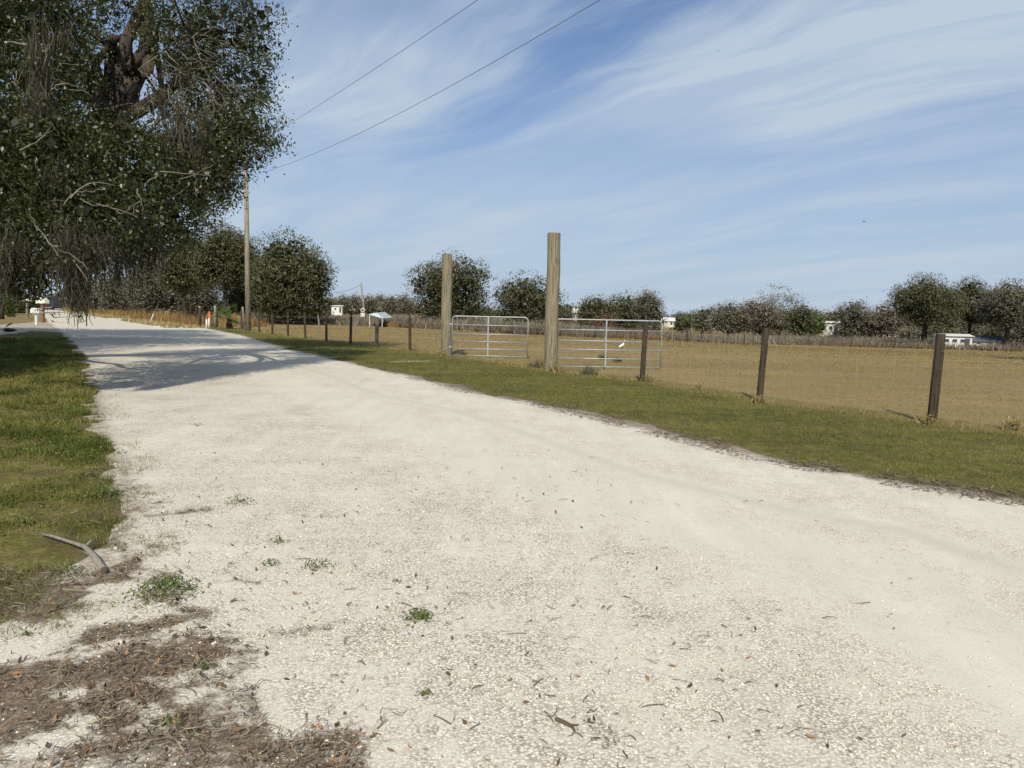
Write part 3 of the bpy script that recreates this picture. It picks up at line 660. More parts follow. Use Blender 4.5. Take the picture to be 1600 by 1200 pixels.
mailbox(43, 497, 464, 'mailw', 'greypost', 'pale mailbox half hidden by leaves, leftmost of the three', .9, R(-15))
def marker(px, yb, ytp, r, mat, label, name='bollard', cat='bollard', group='white roadside markers', lean=(0, 0), cap=None):
    p = at(px, yb); h = top_z(px, ytp, p); o = empty(name, p, 0, label, cat, group); lx, lz = lean
    MB().tube([(0, 0, -.05), (lx*.5, 0, h*.5), (lx, 0, h)], [r, r, r*.9], 12).build('shaft', M[mat], o, True)
    MB().tube([(lx, 0, h), (lx, 0, h+.04)], [r*.95, r*.5], 12).build('cap', M[cap or mat], o, True); return o
marker(35.3, 489, 474, .16, 'white', 'white bollard at the driveway left of the mailboxes, taller of the pair')
marker(48.3, 487, 478.5, .14, 'white', 'white bollard at the driveway close to the mailboxes, shorter of the pair')
marker(323, 513.5, 499.5, .07, 'white', 'left one of two short white markers in the grass before the palm')
marker(326.8, 513, 497.5, .07, 'white', 'right one of two short white markers, below the orange sign post')
marker(327.5, 511, 487, .07, 'orange', 'orange topped marker stake standing behind the white markers', 'marker_stake', 'marker')
marker(336.5, 512, 479, .10, 'greypost', 'grey wooden post with pale top left of the small palm', 'wooden_post', 'post', 'short posts by the palm', cap='white')
marker(379.5, 515.5, 480, .09, 'greypost', 'slim grey post tight against the tall utility pole', 'wooden_post', 'post', 'short posts by the palm')
marker(312.5, 511, 480, .11, 'post', 'dark post with rounded white cap among the russet grass', 'wooden_post', 'post', 'short posts by the palm', cap='white')
marker(233, 505.5, 479, .045, 'white', 'thin white stake leaning right beside the road', 'leaning_stake', 'stake', None, lean=(.75, 0))
marker(229.8, 492.5, 487, .25, 'white', 'stubby white marker at the foot of the distant utility pole')
marker(92.2, 478.6, 468, .3, 'orange', 'faint orange marker beside the road near the vanishing point', 'marker_stake', 'marker', None)
# black bag by the drive
pb = at(15, 519); bag = empty('black_bag', pb, R(20), 'black slumped bag with raised handle on the pale driveway', 'bag'); mb = MB(); nb = 9
Vb = []; k_ = pb[1]/1200*1.1
for i in range(nb):
    t = i/(nb-1); rr = math.sin(math.pi*min(1, t*1.02+.02))**.6
    for j in range(10): a = 2*math.pi*j/10; Vb.append(((t-.45)*18*k_, math.cos(a)*.3*rr, 3.2*k_+math.sin(a)*3.2*k_*rr*(1.2-.6*t)))
mb.add(Vb, [(i*10+j, (i+1)*10+j, (i+1)*10+(j+1) % 10, i*10+(j+1) % 10) for i in range(nb-1) for j in range(10)]); mb.build('sack', M['black'], bag, True)
MB().tube([(-4*k_, 0, 5*k_), (-3*k_, 0, 9*k_), (1*k_, 0, 11.5*k_), (4*k_, 0, 12*k_)], [.9*k_, 1*k_, 1*k_, .6*k_], 8).build('handle', M['black'], bag, True)

# ------------------------------------------------------------------ trees
def crown(lobes, n, size, sprig, mat, parent, name='crown', surf=.55, asp=.7, upb=.5, hole=.0, core=1.0):
    """leaf clumps spread through ellipsoid lobes (x,y,z,rx,ry,rz,weight)"""
    L = np.array(lobes, float); w = L[:, 6]*(L[:, 3]*L[:, 4]*L[:, 5])**(2/3); w /= w.sum()
    ns = max(8, int(n/sprig[0])); idx = rng.choice(len(L), ns, p=w); q = rvec(ns)
    rr = np.where(rng.random(ns) < surf, rng.uniform(.80, 1.04, ns), rng.random(ns)**(1/3))
    C = L[idx, :3]+q*rr[:, None]*L[idx, 3:6]
    if hole:
        f = 2.2/np.mean(L[:, 3]); keep = vn(C[:, 0]*f+C[:, 2]*.7*f, C[:, 1]*f-C[:, 2]*.9*f, 51) > hole; C, q, rr = C[keep], q[keep], rr[keep]
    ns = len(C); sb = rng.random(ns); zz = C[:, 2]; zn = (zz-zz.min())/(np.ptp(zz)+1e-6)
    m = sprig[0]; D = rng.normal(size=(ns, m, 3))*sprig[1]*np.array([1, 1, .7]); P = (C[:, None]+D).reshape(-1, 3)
    tint = np.clip(np.repeat(.15+.45*sb+.15*zn+.1*(rr > .8), m)+rng.normal(0, .14, ns*m), 0, 1)  # tops and outer shell tinted lighter, light put into the colour
    tint = np.where(rng.random(len(tint)) < .008, 1, tint)  # a few leaves painted brightest as sunlit highlights
    V, F, T = leaf_quads(P, size*rng.uniform(.6, 1.3, len(P)), upb, asp, tint)
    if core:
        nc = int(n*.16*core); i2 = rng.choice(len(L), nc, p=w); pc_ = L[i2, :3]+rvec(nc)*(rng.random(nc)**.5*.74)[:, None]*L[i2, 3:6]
        V, F, T = cat_parts([(V, F, T), leaf_quads(pc_, size*2.6*rng.uniform(.7, 1.3, nc), upb, .8, rng.random(nc)*.22)])  # dark inner leaves fill the crown, its shade put in their tint
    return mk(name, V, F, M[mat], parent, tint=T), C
def limb(mb, a, b, ra, rb, wig=.12, n=6, seg=7):
    a, b = np.array(a, float), np.array(b, float); L = np.linalg.norm(b-a); pts = []
    o = rng.normal(size=3)*wig*L*.5
    for i in range(seg+1):
        t = i/seg; pts.append(a+(b-a)*t+o*math.sin(math.pi*t)+rng.normal(size=3)*wig*L*.06*(0 < i < seg))
    mb.tube(pts, list(np.linspace(ra, rb, seg+1)), n, .06, caps=False); return pts
def tree(px0, px1, ytop, d, mat, label, n=2600, trunk=True, base_frac=.2, lobes=7, leaf=.30, name='oak_tree', cat='tree', group='trees around the pasture', yb=None, surf=.5, hole=.0, flat=1.0, tmat='bark', low=False):
    pxm = (px0+px1)/2; T0 = atd(pxm, ytop, d); x0, y0 = T0[0], T0[1]; g = float(zt(x0, y0)); H = (T0[2]-g)*1.02; W = (px1-px0)*d/1200*(1.06 if px0 < 1000 else 1.16); leaf = leaf*.74; n = int(n*2.1)
    o = empty(name, (x0, y0, g), 0, label, cat, group); Ls = []
    cb = 0 if low else H*base_frac; ch = H-cb
    for i in range(lobes):
        a = 2*math.pi*i/lobes+random.uniform(-.4, .4); r = random.uniform(.22, .34)*W if i else .1; rz_ = ch*random.uniform(.24, .33)
        lr = W*random.uniform(.15, .30); x_ = math.cos(a)*(W/2-lr)*random.uniform(.75, 1.0); y_ = math.sin(a)*(W/2-lr)*.9
        e = math.sqrt(max(.15, 1-(x_/(W/2))**2))
        Ls.append((x_, y_, cb+rz_+(ch-2*rz_)*random.uniform(.1, .75)*e, lr, lr, rz_, 1))
        if base_frac < .2: Ls.append((x_*random.uniform(.75, 1), y_*random.uniform(.5, 1), cb+ch*.17, lr*.9, lr*.9, ch*.2, .8))
    Ls.append((random.uniform(-.08, .08)*W, 0, H-ch*.36, W*.33, W*.33, ch*.355, 1.3)); Ls.append((0, 0, cb+ch*.42, W*.38, W*.38, ch*.38, 1.3))
    cr, C = crown(Ls, n, leaf, (14, leaf*1.7), mat, o, surf=surf, hole=hole, core=0 if hole > .25 else 1.0 if hole < .12 else .5)
    mb = MB(); r0_ = max(.12, W*.028)
    fk = cb+ch*.18 if not low else H*.1
    limb(mb, (0, 0, -.2), (random.uniform(-.2, .2), 0, fk), r0_*1.25, r0_, .05)
    for i in range(7):
        c = C[rng.integers(len(C))]; limb(mb, (0, 0, fk*.92), c*np.array([.85, .85, .95]), r0_*.6, .03, .15, 5)
    mb.build('trunk', M[tmat], o, True); return o

NM = 'dense dark oak beyond the fence, '
tree(383, 527, 360, 78, 'far', 'broad dark oak right of the tall utility pole, the largest of its clump', 17000, base_frac=.06, leaf=.24, lobes=9, surf=.5)
tree(300, 402, 350, 84, 'far', 'tall dark oak behind the tall utility pole with bare trunks below', 12000, base_frac=.26, leaf=.25, lobes=8, hole=.1)
tree(340, 430, 372, 92, 'far', 'dark oak filling the gap behind the tall utility pole', 9000, base_frac=.08, leaf=.25)
tree(255, 345, 392, 104, 'farg', 'shorter grey green tree behind the bare trunks left of the tall pole', 7000, base_frac=.0, leaf=.27)
tree(245, 330, 362, 88, 'far', 'dark oak left of the utility pole above the russet grass', 9000, base_frac=.25, leaf=.25)
tree(196, 262, 398, 100, 'farg', 'grey green tree above the distant utility pole base', 6000, base_frac=.12, leaf=.28)
tree(150, 212, 418, 125, 'farg', 'hazy grey tree at the bend behind the distant fence', 4500, base_frac=.05, leaf=.3)
tree(112, 165, 430, 150, 'farg', 'grey olive tree right of the vanishing road', 3500, base_frac=.03, leaf=.35)
tree(84, 125, 446, 220, 'farg', 'small faraway tree at the end of the road', 2500, base_frac=.0, leaf=.45)
tree(52, 84, 465, 205, 'far', 'dark tree above the box truck', 2500, base_frac=.0, leaf=.45)
tree(8, 62, 461, 120, 'far', 'dark shaded tree behind the mailboxes', 4500, base_frac=.0, leaf=.32)
tree(-60, 20, 420, 100, 'far', 'dark tree at the far left edge behind the drive', 5000, base_frac=.0, leaf=.3)
tree(2, 24, 459, 85, 'bright', 'yellow green bush at the left edge under the oak', 1600, low=True, leaf=.2, name='bush', cat='bush', group=None)
# distant tree row between the clumps
row = [(522, 548, 462, 240, 'farg'), (540, 570, 459, 250, 'farb'), (562, 590, 461, 235, 'farg'), (582, 606, 459, 260, 'farb'), (598, 622, 463, 230, 'farg'), (612, 648, 459, 245, 'farb'), (500, 530, 466, 215, 'far')]
rl = ['right beside the big dark oak', 'over the white vehicle', 'behind the leaning pole', 'just right of the leaning pole', 'above the small canopy', 'left of the round tree at the gate', 'tucked under the big dark oak edge']
for (a, b, c, d, m), l in zip(row, rl):
    tree(a, b, c, d, m, 'small distant winter tree '+l, 1500, low=True, leaf=.55, name='distant_tree', group='distant trees on the left horizon', lobes=5, hole=.15)
tree(636, 776, 391, 88, 'far', 'round spreading oak behind the far tall gate post', 13000, base_frac=.07, leaf=.25, lobes=10, hole=.18)
tree(765, 888, 424, 96, 'far', 'looser thin oak behind the nearer tall gate post', 10500, base_frac=.03, leaf=.26, lobes=10, hole=.2, surf=.4)
tree(893, 968, 461, 150, 'far', 'low dark tree behind the white roof seen over the gate', 4200, base_frac=.0, leaf=.38, lobes=6)
tree(936, 1022, 456, 155, 'far', 'dark rounded tree in the middle of the clump past the gate', 4200, base_frac=.0, leaf=.38, lobes=6)
tree(985, 1044, 451, 145, 'farg', 'olive brown tree at the right end of the clump past the gate', 4200, base_frac=.0, leaf=.36, lobes=6)
tree(922, 962, 488, 130, 'rust', 'low russet bush behind the right gate', 900, low=True, leaf=.25, name='bush', cat='bush', group=None)
tree(872, 905, 474, 170, 'farg', 'small pale tree peeping out right of the nearer tall post', 1500, low=True, leaf=.4, group='trees around the pasture')
tree(1050, 1082, 490, 170, 'far', 'small dark tree beside the distant palm, left side', 1200, low=True, leaf=.4)
tree(1080, 1118, 486, 165, 'far', 'small dark tree beside the distant palm, right side', 1500, low=True, leaf=.4)
tree(1108, 1172, 470, 135, 'farg', 'bare brown thicket left of the second fence post', 3800, low=True, leaf=.3, hole=.1)
tree(1150, 1232, 464, 132, 'farb', 'brown leafless tree right behind the second fence post', 4500, low=True, leaf=.3, hole=.05)
tree(1178, 1262, 444, 140, 'farg', 'taller grey tree with open top behind the second fence post', 4200, base_frac=.05, leaf=.3, hole=.32)
tree(1228, 1278, 472, 128, 'far', 'dark green shrubby tree at the right end of the brown thicket', 2600, low=True, leaf=.3)
tree(1255, 1292, 486, 138, 'bright', 'dull green low bush next to the cream trailer', 1200, low=True, leaf=.28, name='bush', cat='bush', group=None)
tree(1290, 1330, 484, 150, 'far', 'dark bush behind the cream trailer', 1400, low=True, leaf=.35)
tree(1304, 1366, 466, 132, 'farg', 'brown bare tree standing alone right of the cream trailer', 3600, base_frac=.05, leaf=.3, hole=.1)
tree(1348, 1412, 474, 130, 'farb', 'flat topped reddish brown tree left of the big dark right hand oak', 3600, base_frac=.12, leaf=.3)
tree(1400, 1504, 429, 102, 'far', 'big dark oak rising behind the nearest fence post', 13000, base_frac=.24, leaf=.24, lobes=10, hole=.05)
tree(1488, 1556, 434, 106, 'far', 'narrower dark oak right of the big one behind the post', 7500, base_frac=.26, leaf=.25)
tree(1535, 1625, 437, 98, 'farg', 'olive oak at the right edge of the view', 8500, base_frac=.25, leaf=.25, hole=.06)
tree(1600, 1700, 440, 100, 'far', 'oak cut by the right edge of the view', 4000, base_frac=.08, leaf=.3)
tree(590, 605, 488, 128, 'bright', 'bright green shrub behind the small canopy', 500, low=True, leaf=.2, name='bush', cat='bush', group=None)
tree(465, 520, 478, 110, 'farb', 'brown brush clump at the foot of the big dark oak', 1500, low=True, leaf=.28, name='bush', cat='bush', group=None)
tree(425, 470, 482, 96, 'farb', 'low dead brush under the big dark oak, left part', 1200, low=True, leaf=.25, name='bush', cat='bush', group=None)
for a, b, c, d, m, l in [(1408, 1448, 510, 125, 'farg', 'low grey bush left of the nearest post under the big oak'), (1440, 1500, 508, 135, 'far', 'low dark bush behind the white building'), (1495, 1545, 506, 132, 'farg', 'grey bush behind the dark roofed low building'), (1540, 1590, 504, 125, 'far', 'dark bush beside the dark roofed low building'), (1575, 1640, 505, 118, 'farg', 'low bush at the far right edge under the olive oak')]:
    tree(a, b, c, d, m, l, 1800, low=True, leaf=.32, name='bush', cat='bush', group=None)
# hazy background row hides the bare horizon
ph = 0
for i in range(38):
    a = 90+i*42+random.uniform(-8, 8); d = 260+random.uniform(-20, 30)
    hz = 473+.021*(a-18); tp = hz-random.uniform(5, 14)-(5 if a < 520 else 9 if a > 1090 else 0)
    if a > 1640: break
    o = tree(a-26, a+30, tp, d, random.choice(['farg', 'farb', 'far']), 'low hazy tree on the horizon far behind the pasture', 700, low=True, leaf=.8, name='distant_tree', group='hazy trees on the horizon', lobes=4)
# tree just outside the frame whose shade falls on the pasture
ot = empty('oak_tree', (30.5, 32, float(zt(30.5, 32))), 0, 'shade tree in the pasture beyond the right edge', 'tree', 'trees around the pasture')
crown([(0, 0, 6, 5.2, 4, 2.4, 1), (3, 1, 7, 3, 3, 2, 1), (-3, -.5, 5.4, 2.6, 2.4, 1.4, 1)], 6000, .3, (9, .35), 'far', ot)
MB().tube([(0, 0, -.2), (.1, 0, 2), (0, 0, 5)], [.4, .3, .2], 9, .05).build('trunk', M['bark'], ot, True)

# ------------------------------------------------------------------ palms
def palm(px, yb, ytop, label, d=None, spread=1.0, n=16, trunkf=.35, mat='palm'):
    p = at(px, yb) if d is None else atd(px, yb, d)
    if d is not None: p[2] = float(zt(p[0], p[1]))
    H = top_z(px, ytop, p); o = empty('palm', p, 0, label, 'palm', 'cabbage palms'); th = H*trunkf; Fr = (H-th)*spread
    MB().tube([(0, 0, -.1), (0, 0, th)], [H*.11, H*.08], 10, .12).build('trunk', M['bark'], o)
    for q in range(n):
        a = 2*math.pi*q*.381+random.uniform(-.2, .2); el = R(-25+110*((q*.618) % 1)); st = Fr*.45
        c, s = math.cos(a), math.sin(a); ax = np.array([c*math.cos(el), s*math.cos(el), math.sin(el)]); sd = np.array([-s, c, 0]); nn = np.cross(ax, sd)
        base = np.array([0, 0, th]); hub = base+ax*st; V = []; F = []; T = []
        for b in range(17):
            t = (b-8)/8*R(95); dd = ax*math.cos(t)+sd*math.sin(t); L = Fr*.46*(1-.25*abs(b-8)/8)*random.uniform(.85, 1.1)
            wv = (-ax*math.sin(t)+sd*math.cos(t))*L*.034; tip = hub+dd*L+np.array([0, 0, -.22*L*random.random()]); mid = hub+dd*L*.5
            k0 = len(V); V += [hub, mid-wv, tip, mid+wv]; F.append([k0, k0+1, k0+2, k0+3]); tn = .95 if el < R(-12) else random.uniform(.1, .75); T += [tn]*4
        k0 = len(V); wv = sd*.02*H; V += [base-wv, base+wv, hub+wv, hub-wv]; F.append([k0, k0+1, k0+2, k0+3]); T += [.4]*4
        mk('frond', np.array(V), np.array(F), M[mat], o, tint=np.array(T))
    return o
palm(358.5, 514, 466, 'small green palm in front of the fence left of the tall utility pole', spread=1.0, n=30, trunkf=.34)
palm(1075, 507, 479, 'distant palm standing between small dark trees past the gate', d=150, spread=.8, n=16, trunkf=.45)

# ------------------------------------------------------------------ big foreground oak with moss
TB = np.array([-17.5, 20.0, 0.]); oak = empty('live_oak', TB, 0, 'huge live oak hung with moss overhanging the road at upper left', 'tree')
def W(px, py, d): return atd(px, py, d)-TB
lob = []
def lo(px, py, d, rx, rz=None, ry=None, w=1.0):
    c = W(px, py, d); lob.append((c[0], c[1], c[2], rx, ry or rx, rz or rx*.8, w))
for a in [(0, 60, 17, 2.0), (55, 10, 18, 1.3), (15, 175, 15, 1.5), (95, 205, 15, .7), (20, 260, 14, 1.6), (70, 310, 14, 1.35), (120, 262, 15, 1.1), (180, 310, 15, 1.25), (235, 300, 16, 1.3), (205, 240, 15.5, .8), (150, 345, 14, 1.0),
          (290, 250, 17, 1.2), (80, 110, 16, .75), (320, 40, 19, 1.35), (370, 60, 19, 1.0), (375, 125, 19, .85), (350, 165, 18.5, .95), (395, 190, 18, .62), (385, 225, 18, .75), (340, 215, 18, .85), (300, 130, 19, .95), (410, 215, 18, .42), (418, 235, 18, .3),
          (290, 95, 20, .6), (270, 340, 16, .8), (210, 365, 15, .75), (110, 375, 13, .72), (35, 380, 13, 1.0), (10, 425, 12.5, .6), (38, 415, 12.5, .42), (60, 437, 12.5, .25), (20, 450, 12.5, .3), (112, 405, 12.5, .35), (120, 435, 12.5, .2), (330, 300, 17.5, .5), (405, 20, 19, .6), (405, 130, 19, .35), (230, 395, 15.5, .4), (165, 400, 14, .5), (285, 365, 16.5, .4),
          (310, 285, 17, .8), (355, 262, 17.8, .5), (250, 350, 16, .6)]:
    lo(*a)
for i_l, q_l in enumerate(lob):
    if q_l[0] > 7.5: lob[i_l] = (*q_l[:6], .62)
for a in [(200, -5, 20, .9, .3), (115, 120, 18, .6, .3), (255, 170, 19, .6, .3), (190, 40, 22, 1.2, .10), (265, 40, 20, .9, .4), (110, 195, 17, .8, .6), (150, 20, 20, .8, .3), (200, 150, 23, 1.0, .06)]:
    c = W(*a[:3]); lob.append((c[0], c[1], c[2], a[3], a[3], a[3]*.8, a[4]))
main = list(lob)
# unseen mass above and left of frame, shaped to shade bank and road
out = [(-1, -3, 8, 4.5, 4.5, 3, .6), (0, 2, 10, 5, 6, 3.5, .6), (5, 0, 13.2, 5.2, 4.5, 2.2, .8), (9, 0, 12.8, 3.0, 3.8, 1.6, .8), (-3, 5, 8, 4.5, 3.5, 4, .7), (-3, 3, 6, 5, 5, 3, .5), (1, -4.5, 7, 2.6, 2.5, 2.2, .8), (3.8, -8, 6.3, 2.2, 2.4, 1.6, .9), (4, -9, 5, 2.4, 2.4, 1.4, .9), (4.6, -9.5, 5.2, 2.0, 2.1, 1.3, 1)]
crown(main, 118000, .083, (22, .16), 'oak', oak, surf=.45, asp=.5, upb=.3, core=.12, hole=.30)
crown(out, 75000, .13, (14, .28), 'oak', oak, name='unseen_crown', surf=.4, asp=.55)
mb = MB()
fork = W(172, 195, 19.5)
tr = limb(mb, (0, 0, -.3), fork*.5+[-.3, 0, -.6], .75, .55, .06, 14); limb(mb, tr[-1], fork, .55, .46, .05, 12)
for tgt, r_a in [((205, 90, 20), .26), ((175, 60, 20), .30), ((150, 100, 19.5), .22), ((240, 60, 20), .24), ((130, 120, 18.5), .2), ((300, 110, 19), .16), ((345, 60, 19), .15), ((110, 150, 17.5), .2), ((185, -60, 21), .28), ((250, -40, 20.5), .2), ((90, 60, 18), .18)]:
    t_ = W(*tgt); pts = limb(mb, fork, t_, r_a, r_a*.4, .14, 9)
    for _ in range(4):
        c = t_+rng.normal(size=3)*([.8, 1.2, .8] if tgt[0] < 280 else [.3, .6, .3]); limb(mb, t_, c, r_a*.38, .015, .15, 5, 5)
for tgt, r_a in [((200, 330, 15), .16), ((60, 330, 14), .16), ((290, 290, 17), .14), ((120, 400, 13.5), .12), ((360, 220, 18), .12)]:
    pts = limb(mb, tr[-1] if tgt[0] < 100 else fork, W(*tgt), r_a, .03, .12, 7)
mb.build('trunk', M['bark'], oak, True)
tw = MB()
LA = np.array(main)
for i in range(260):
    l = LA[rng.integers(len(LA))]; q = rvec(1)[0]; a = l[:3]+q*l[3:6]*.35; b = l[:3]+q*l[3:6]*random.uniform(.9, 1.08)+[0, 0, -.15]
    limb(tw, a, b, .010, .003, .35, 4, 5)
for i in range(150):
    px_0, py_0 = rng.normal(300, 38), rng.normal(100, 50) if i % 2 else rng.normal(200, 45); l_ = rng.uniform(18, 50); an_ = rng.normal(.5, .55)
    a_ = W(px_0, py_0, 17.6+rng.random()*.8); b_ = W(px_0+l_*math.cos(an_), py_0+l_*math.sin(an_), 17.4+rng.random()*.8)
    limb(tw, a_, b_, .008, .003, .35, 4, 5)
for a, b, d in [((40, 70), (10, 95), 13.5), ((80, 140), (135, 140), 13.5), ((30, 235), (80, 195), 12.5), ((110, 310), (180, 290), 12.8), ((150, 318), (215, 340), 12.8), ((215, 295), (222, 335), 13), ((90, 390), (138, 422), 12), ((40, 330), (90, 400), 11.5), ((230, 285), (330, 275), 14.5), ((100, 320), (150, 300), 12)]:
    limb(tw, W(*a, d), W(*b, d+.3), .011, .004, .3, 5, 9)
    limb(tw, W((a[0]+b[0])/2, (a[1]+b[1])/2, d+.15), W(b[0]+rng.uniform(-15, 15), b[1]+rng.uniform(-25, 25), d+.1), .007, .003, .3, 4, 6)
# low hanging sprig over the road
dw = MB(); limb(dw, W(88, 395, 12.5), W(122, 470, 12.5), .05, .02, .1, 6); limb(dw, W(122, 470, 12.5), W(140, 497, 12.5), .012, .004, .08, 5); limb(tw, W(120, 468, 12.5), W(134, 495, 12.5), .012, .004, .08, 4)
sp = limb(tw, W(68, 489, 12.5), W(112, 489.5, 12.5), .008, .004, .06, 4); sp2 = limb(tw, W(85, 496, 12.5), W(122, 495, 12.5), .007, .003, .1, 4); limb(tw, W(104, 497, 12.5), W(115, 512, 12.5), .006, .002, .1, 4); limb(tw, W(40, 470, 12.5), W(70, 489, 12.5), .01, .006, .1, 4)
tag(tw.build('twigs', M['twig'], oak), kind='stuff'); dw.build('drooping_branch', M['bark'], oak)
Cs = np.vstack([W(84, 491, 12.5)+rng.normal(size=(14, 3))*.035, W(122, 494, 12.5)+rng.normal(size=(12, 3))*.04, W(52, 475, 12.5)+rng.normal(size=(26, 3))*.09, W(88, 440, 12.5)+rng.normal(size=(14, 3))*.04, W(76, 430, 12.5)+rng.normal(size=(14, 3))*.04, W(44, 464, 12.5)+rng.normal(size=(30, 3))*.08,
                W(453, 192, 18)+rng.normal(size=(14, 3))*.07, W(455, 237, 18)+rng.normal(size=(16, 3))*.10, W(437, 228, 18)+rng.normal(size=(26, 3))*.10, W(362, 325, 17.5)+rng.normal(size=(30, 3))*[.14, .1, .05]])
A = leaf_quads(Cs, rng.uniform(.05, .085, len(Cs)), .4, .4, rng.random(len(Cs))*.5); mk('hanging_leaves', A[0], A[1], M['oak'], oak, tint=A[2])
# moss: hanks of hanging strands
def moss(hanks):
    Vs, Ts = [], []
    for (px, py, d, wpx, lpx, n) in hanks:
        c = W(px, py, d); k = d/1200; w = wpx*k; L = lpx*k
        a = rng.normal(size=(n, 3))*[w*.75, w*.75, L*.25]+c; a += (rng.normal(size=(9, 3))*[w*.6, w*.6, L*.2])[rng.integers(9, size=n)]*.8; ln = L*rng.uniform(.25, 1.0, n)*np.exp(-((a[:, 0]-c[0])/(w*1.7))**2)
        p = a; th = rng.uniform(0, math.pi, n); wd = .0055*d/14*rng.uniform(.5, 1.5, (n, 1)); sv_ = np.stack([np.cos(th), np.sin(th), np.zeros(n)], 1)*wd; tn = rng.beta(2, 2, n)
        for s in range(4):
            q = p+np.stack([rng.normal(0, .032, n), rng.normal(0, .032, n), -ln/4], 1)
            Vs.append(np.stack([p-sv_, p+sv_, q+sv_*.85, q-sv_*.85], 1).reshape(-1, 3)); Ts.append(np.repeat(tn, 4)); p = q
    V = np.concatenate(Vs); mk('spanish_moss', V, np.arange(len(V)).reshape(-1, 4), M['moss'], oak, tint=np.concatenate(Ts))
moss([(268, 215, 16.4, 9, 60, 260), (290, 205, 16.6, 8, 75, 280), (312, 225, 16.8, 9, 60, 260), (258, 245, 16.2, 9, 75, 280), (300, 255, 16.6, 10, 70, 300), (330, 240, 17, 7, 50, 180), (322, 195, 17.2, 8, 50, 180), (280, 175, 16.8, 7, 45, 150), (345, 262, 17.3, 7, 40, 130), (310, 300, 16.8, 8, 45, 160), (265, 95, 18.8, 7, 35, 130), (300, 45, 18.6, 8, 30, 130), (330, 80, 18.8, 7, 35, 130), (290, 120, 18.2, 8, 40, 160), (345, 140, 18.4, 7, 40, 130), (255, 150, 18, 6, 35, 110),
      (62, 155, 14, 12, 50, 200), (60, 60, 14.5, 12, 90, 200), (112, 395, 12.5, 9, 75, 500), (120, 425, 12.5, 6, 55, 420), (100, 380, 12.4, 10, 70, 330), (127, 400, 12.6, 8, 60, 240), (133, 445, 12.5, 3, 45, 60), (140, 395, 12.8, 10, 60, 220), (205, 360, 14.5, 10, 70, 280), (225, 370, 14.8, 12, 55, 220), (240, 375, 15, 10, 60, 200), (160, 390, 13.2, 10, 60, 200), (185, 385, 14, 10, 55, 200), (70, 400, 12.5, 9, 50, 150), (38, 395, 12.3, 12, 60, 200), (8, 400, 12, 10, 70, 180),
      (100, 60, 17, 9, 50, 120), (140, 240, 14.5, 14, 60, 160), (90, 270, 13.5, 12, 60, 150), (355, 195, 18, 16, 80, 240), (170, 270, 14.8, 12, 70, 160)])
# second trunk at the very left edge beyond the drive
p = at(2, 499); o = empty('tree_trunk_post', p, 0, 'stout lit tree trunk at the very left edge beside the driveway', 'tree trunk'); o.name = 'tree_trunk'
mb = MB(); mb.tube([(0, 0, -.1), (0, 0, 1.4), (-.1, 0, 3.6), (-.3, 0, 6.5)], [.30, .24, .22, .16], 10, .06); mb.build('trunk', M['bark'], o, True)

shade_oak = empty('live_oak', (-25.5, 35, 0), 0, 'added dark live oak behind the mossy one, placed to shade the road on the left', 'tree')  # added oak, crown placed to extend the shade across the road
crown([(0, 0, 8, 5.5, 4.5, 3.2, 1), (5, .5, 6.4, 3.6, 3.6, 1.9, 1), (3, 3, 8, 4, 4, 3, 1), (-5, 1, 7, 4.5, 4.5, 3, 1), (7.6, -.5, 6.0, 2.2, 2.6, 1.3, 1), (1, -3, 6, 4, 3.5, 2.4, 1)], 42000, .14, (14, .3), 'oak', shade_oak, surf=.45)
mb = MB(); limb(mb, (-1.5, 0, -.2), (-1, 0, 3.4), .6, .45, .05, 12)
for c in [(0, 0, 8), (5, .5, 6.6), (3, 3, 8), (-5, 1, 7), (1, -3, 6)]: limb(mb, (-1, 0, 3.3), c, .28, .08, .15, 8)
mb.build('trunk', M['bark'], shade_oak, True)

# ------------------------------------------------------------------ foreground small things
def weed(px, py, wpx, label, n=60, mat='weed', tall=1.0):
    p = at(px, py); k = np.linalg.norm(p-EYE)/1200; w = wpx*k
    C = rng.normal(size=(n, 3))*[w*.27, w*.27, 0]; rr = np.hypot(C[:, 0], C[:, 1])/(w*.5+1e-6); C[:, 2] = .012+rng.random(n)*.35*w*tall*np.clip(1-rr*.6, .15, 1)
    A = leaf_quads(C, min(.022, w*.22+.004)*rng.uniform(.6, 1.2, n), .8, .5)
    o = empty('weed', (p[0], p[1], .012), 0, label, 'weed', 'green weeds growing in the gravel'); mk('leaves', A[0], A[1], M[mat], o, tint=A[2])
    mb = MB()
    for i in range(9):
        c = C[rng.integers(n)]; mb.tube([(0, 0, 0), c*.5+[0, 0, .008], c], [.0016, .0013, .0008], 4, caps=False)
    mb.build('stems', M['twig'], o)
for a in [(652, 972, 44, 'compact bright green weed in the open gravel, bottom centre', 190), (663, 1093, 20, 'tiny green sprout near the bottom centre below the compact weed', 40), (375, 790, 40, 'flat dark green weed in the gravel above the others', 110), (436, 851, 24, 'small sparse weed left of centre in the gravel', 40),
          (424, 888, 30, 'wispy weed just above the grey dead tuft', 60), (498, 893, 46, 'straggling weed with side runner, right of the wispy one', 90), (620, 914, 14, 'pinhead sized green sprout up left of the compact weed', 26), (258, 935, 84, 'large weed clump with brown leaves below the stick', 620),
          (262, 1138, 24, 'small sprout between leaf litter at the lower left', 50), (308, 668, 16, 'dark little weed far up the gravel', 30), (40, 1000, 16, 'tiny weed on the gravel left of the litter', 30), (105, 905, 50, 'green patch of weed right beneath the stick', 150), (320, 1050, 24, 'thin sprig rising out of the litter', 40), (165, 785, 80, 'bright weed mound at the edge of the grass bank', 280), (185, 712, 26, 'dark weed at the jagged road edge', 60)]:
    weed(*a)
